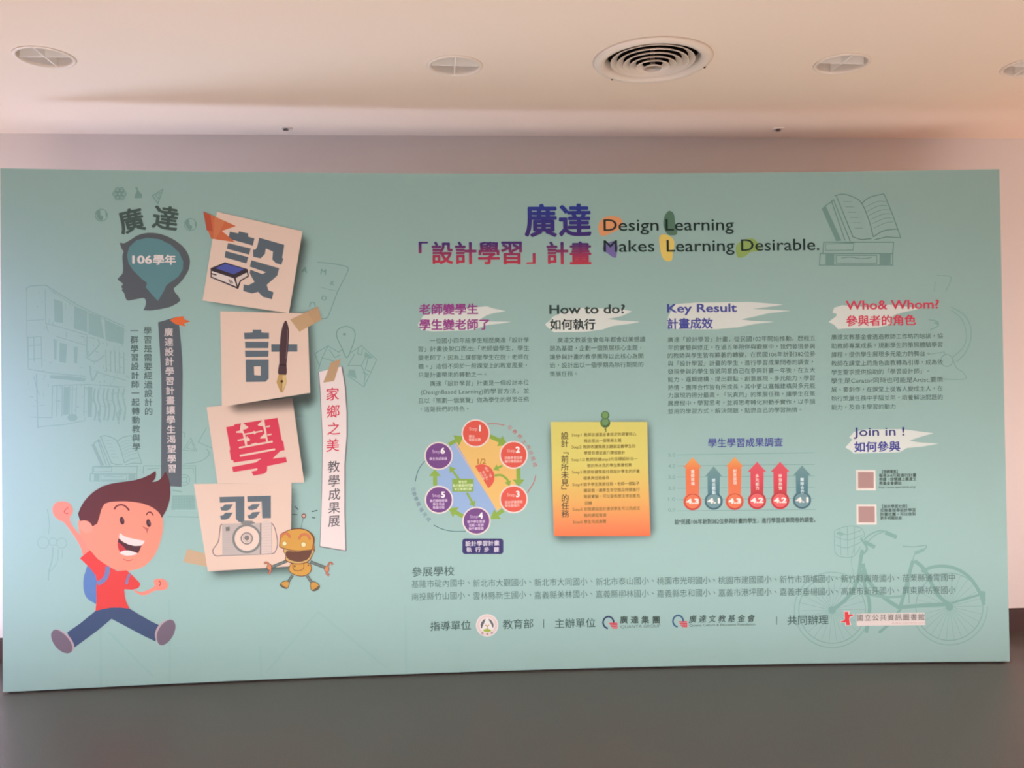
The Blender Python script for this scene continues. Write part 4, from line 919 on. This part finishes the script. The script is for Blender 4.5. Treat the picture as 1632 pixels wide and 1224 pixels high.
for i, ch_ in enumerate('廣達文教基金會'): b.char(ch_, *t((905+97*i,104-1.4*i))[0], 12.4, '#47544f', 0.016, 5, skew=0.22)
b.span('Quanta Culture & Education Foundation', *[p[0] for p in t((872,0),(1532,0))], t((0,178))[0][1], '#5a6862', 3.7, 0.012)
b.build('organiser_name', panel)
t = T(1320, 965, 9.6); b = Art(10)
b.fill(t((430,130),(540,120),(1470,105),(1485,298),(435,310)), '#dfcfc8'); b.up(); b.fill(t((430,238),(1480,228),(1482,298),(435,310)), '#eed8d2')
b.fill(t((235,82),(318,80),(325,140),(395,125),(392,160),(335,180),(330,225),(350,300),(262,308),(258,260),(180,262),(185,235),(245,215)), '#f0cfc8', d=0); b.up()
b.fill(t((248,95),(306,95),(308,135),(385,138),(378,155),(330,168),(318,190),(328,298),(272,298),(270,258),(185,252),(195,240),(240,228),(252,200)), '#e2484d')
for i, ch_ in enumerate('國立公共資訊圖書館'): b.char(ch_, *t((485+117.2*i,186-1.4*i))[0], 11.0, '#7b6a66', 0.012)
b.span('PUBLIC INFORMATION', *[p[0] for p in t((975,0),(1475,0))], t((0,281))[0][1], '#d8b3ad', 2.6, 0.0)
b.build('library_logo', panel, 'red book mark beside a pale name plate')

# --- bicycle print behind the lists
t = T(1220, 810, 3.96); b = Art(2); B1, B2, B3 = '#89aaa1', '#8eada5', '#93b2aa'
for (cx, cy, r) in ((420, 642, 238), (1160, 622, 240)):
    if cx < 800: b.stroke(ell(*t((cx, cy))[0], r/3.96, None, 0, 64), 2.0, B3, closed=True); b.stroke(ell(*t((cx, cy))[0], (r-28)/3.96, None, 0, 64), 1.6, B2, closed=True)
    else: b.stroke(ell(*t((cx, cy))[0], r/3.96, None, 0, 44, 0, 165), 1.8, B3); b.stroke(ell(*t((cx, cy))[0], (r-28)/3.96, None, 0, 60), 1.6, B2, closed=True)
    for k in range(26):
        a = 2*pi*k/26+0.1; b.stroke(t((cx+14*cos(a), cy+14*sin(a)), (cx+(r-32)*cos(a+0.12), cy+(r-32)*sin(a+0.12))), 0.7, B2)
    b.fill(ell(*t((cx, cy))[0], 6.0), B1, d=1)
b.up(2)
b.stroke(t((985,400),(1050,372),(1130,366),(1210,385),(1290,440),(1350,530),(1378,610)), 5.2, B1, True); b.stroke(t((1170,600),(1260,572),(1350,546)), 3.6, B1); b.fill(t((1348,520),(1388,525),(1388,590),(1360,585)), B1)
b.stroke(t((845,625),(1000,612),(1140,606)), 6.2, B1); b.stroke(t((940,332),(1000,385),(1060,500),(1110,570),(1160,605)), 6.0, B1, True); b.stroke(t((930,330),(905,420),(880,520),(848,630)), 5.6, B1, True)
b.stroke(t((612,350),(640,440),(700,520),(770,580),(845,628)), 6.4, B1, True); b.stroke(t((605,390),(630,500),(655,600),(650,700),(635,785)), 5.6, B1, True); b.stroke(t((610,262),(598,340),(585,430),(550,520),(490,590),(420,640)), 5.6, B1, True)
b.stroke(t((620,540),(760,560),(860,555)), 4.0, B2, True); b.stroke(t((905,400),(905,600)), 2.0, B2); b.stroke(t((855,630),(790,720),(715,785)), 4.4, B1, True)
b.stroke(t((865,240),(940,243),(1012,235),(1000,262),(945,285),(930,330)), 2.0, B2, True); b.fill(t((935,275),(1005,250),(1000,272),(950,292)), B2)
b.stroke(t((620,200),(660,165),(720,142),(765,148)), 2.0, B1, True); b.stroke(t((640,215),(700,165),(745,150)), 1.4, B1, True); b.stroke(t((755,152),(828,183)), 6.4, B1); b.stroke(t((622,210),(690,246)), 6.0, B1); b.stroke(t((600,190),(640,255),(600,300)), 3.4, B1, True)
for p in (((435,140),(520,112),(600,125),(625,170),(600,190)), ((435,140),(440,280),(500,310),(560,300),(600,240)), ((440,180),(520,200),(610,170)), ((440,230),(510,250),(600,215)), ((470,130),(475,295)), ((515,112),(520,305)), ((560,115),(560,290)), ((450,155),(520,165),(600,140))): b.stroke(t(*p), 1.3, B2, True)
b.stroke(t((450,155),(490,165)), 4.6, B2); b.stroke(t((560,240),(540,330),(560,430)), 1.2, B3, True)
b.build('bicycle_print', panel, 'faint green bicycle printed behind the school list')
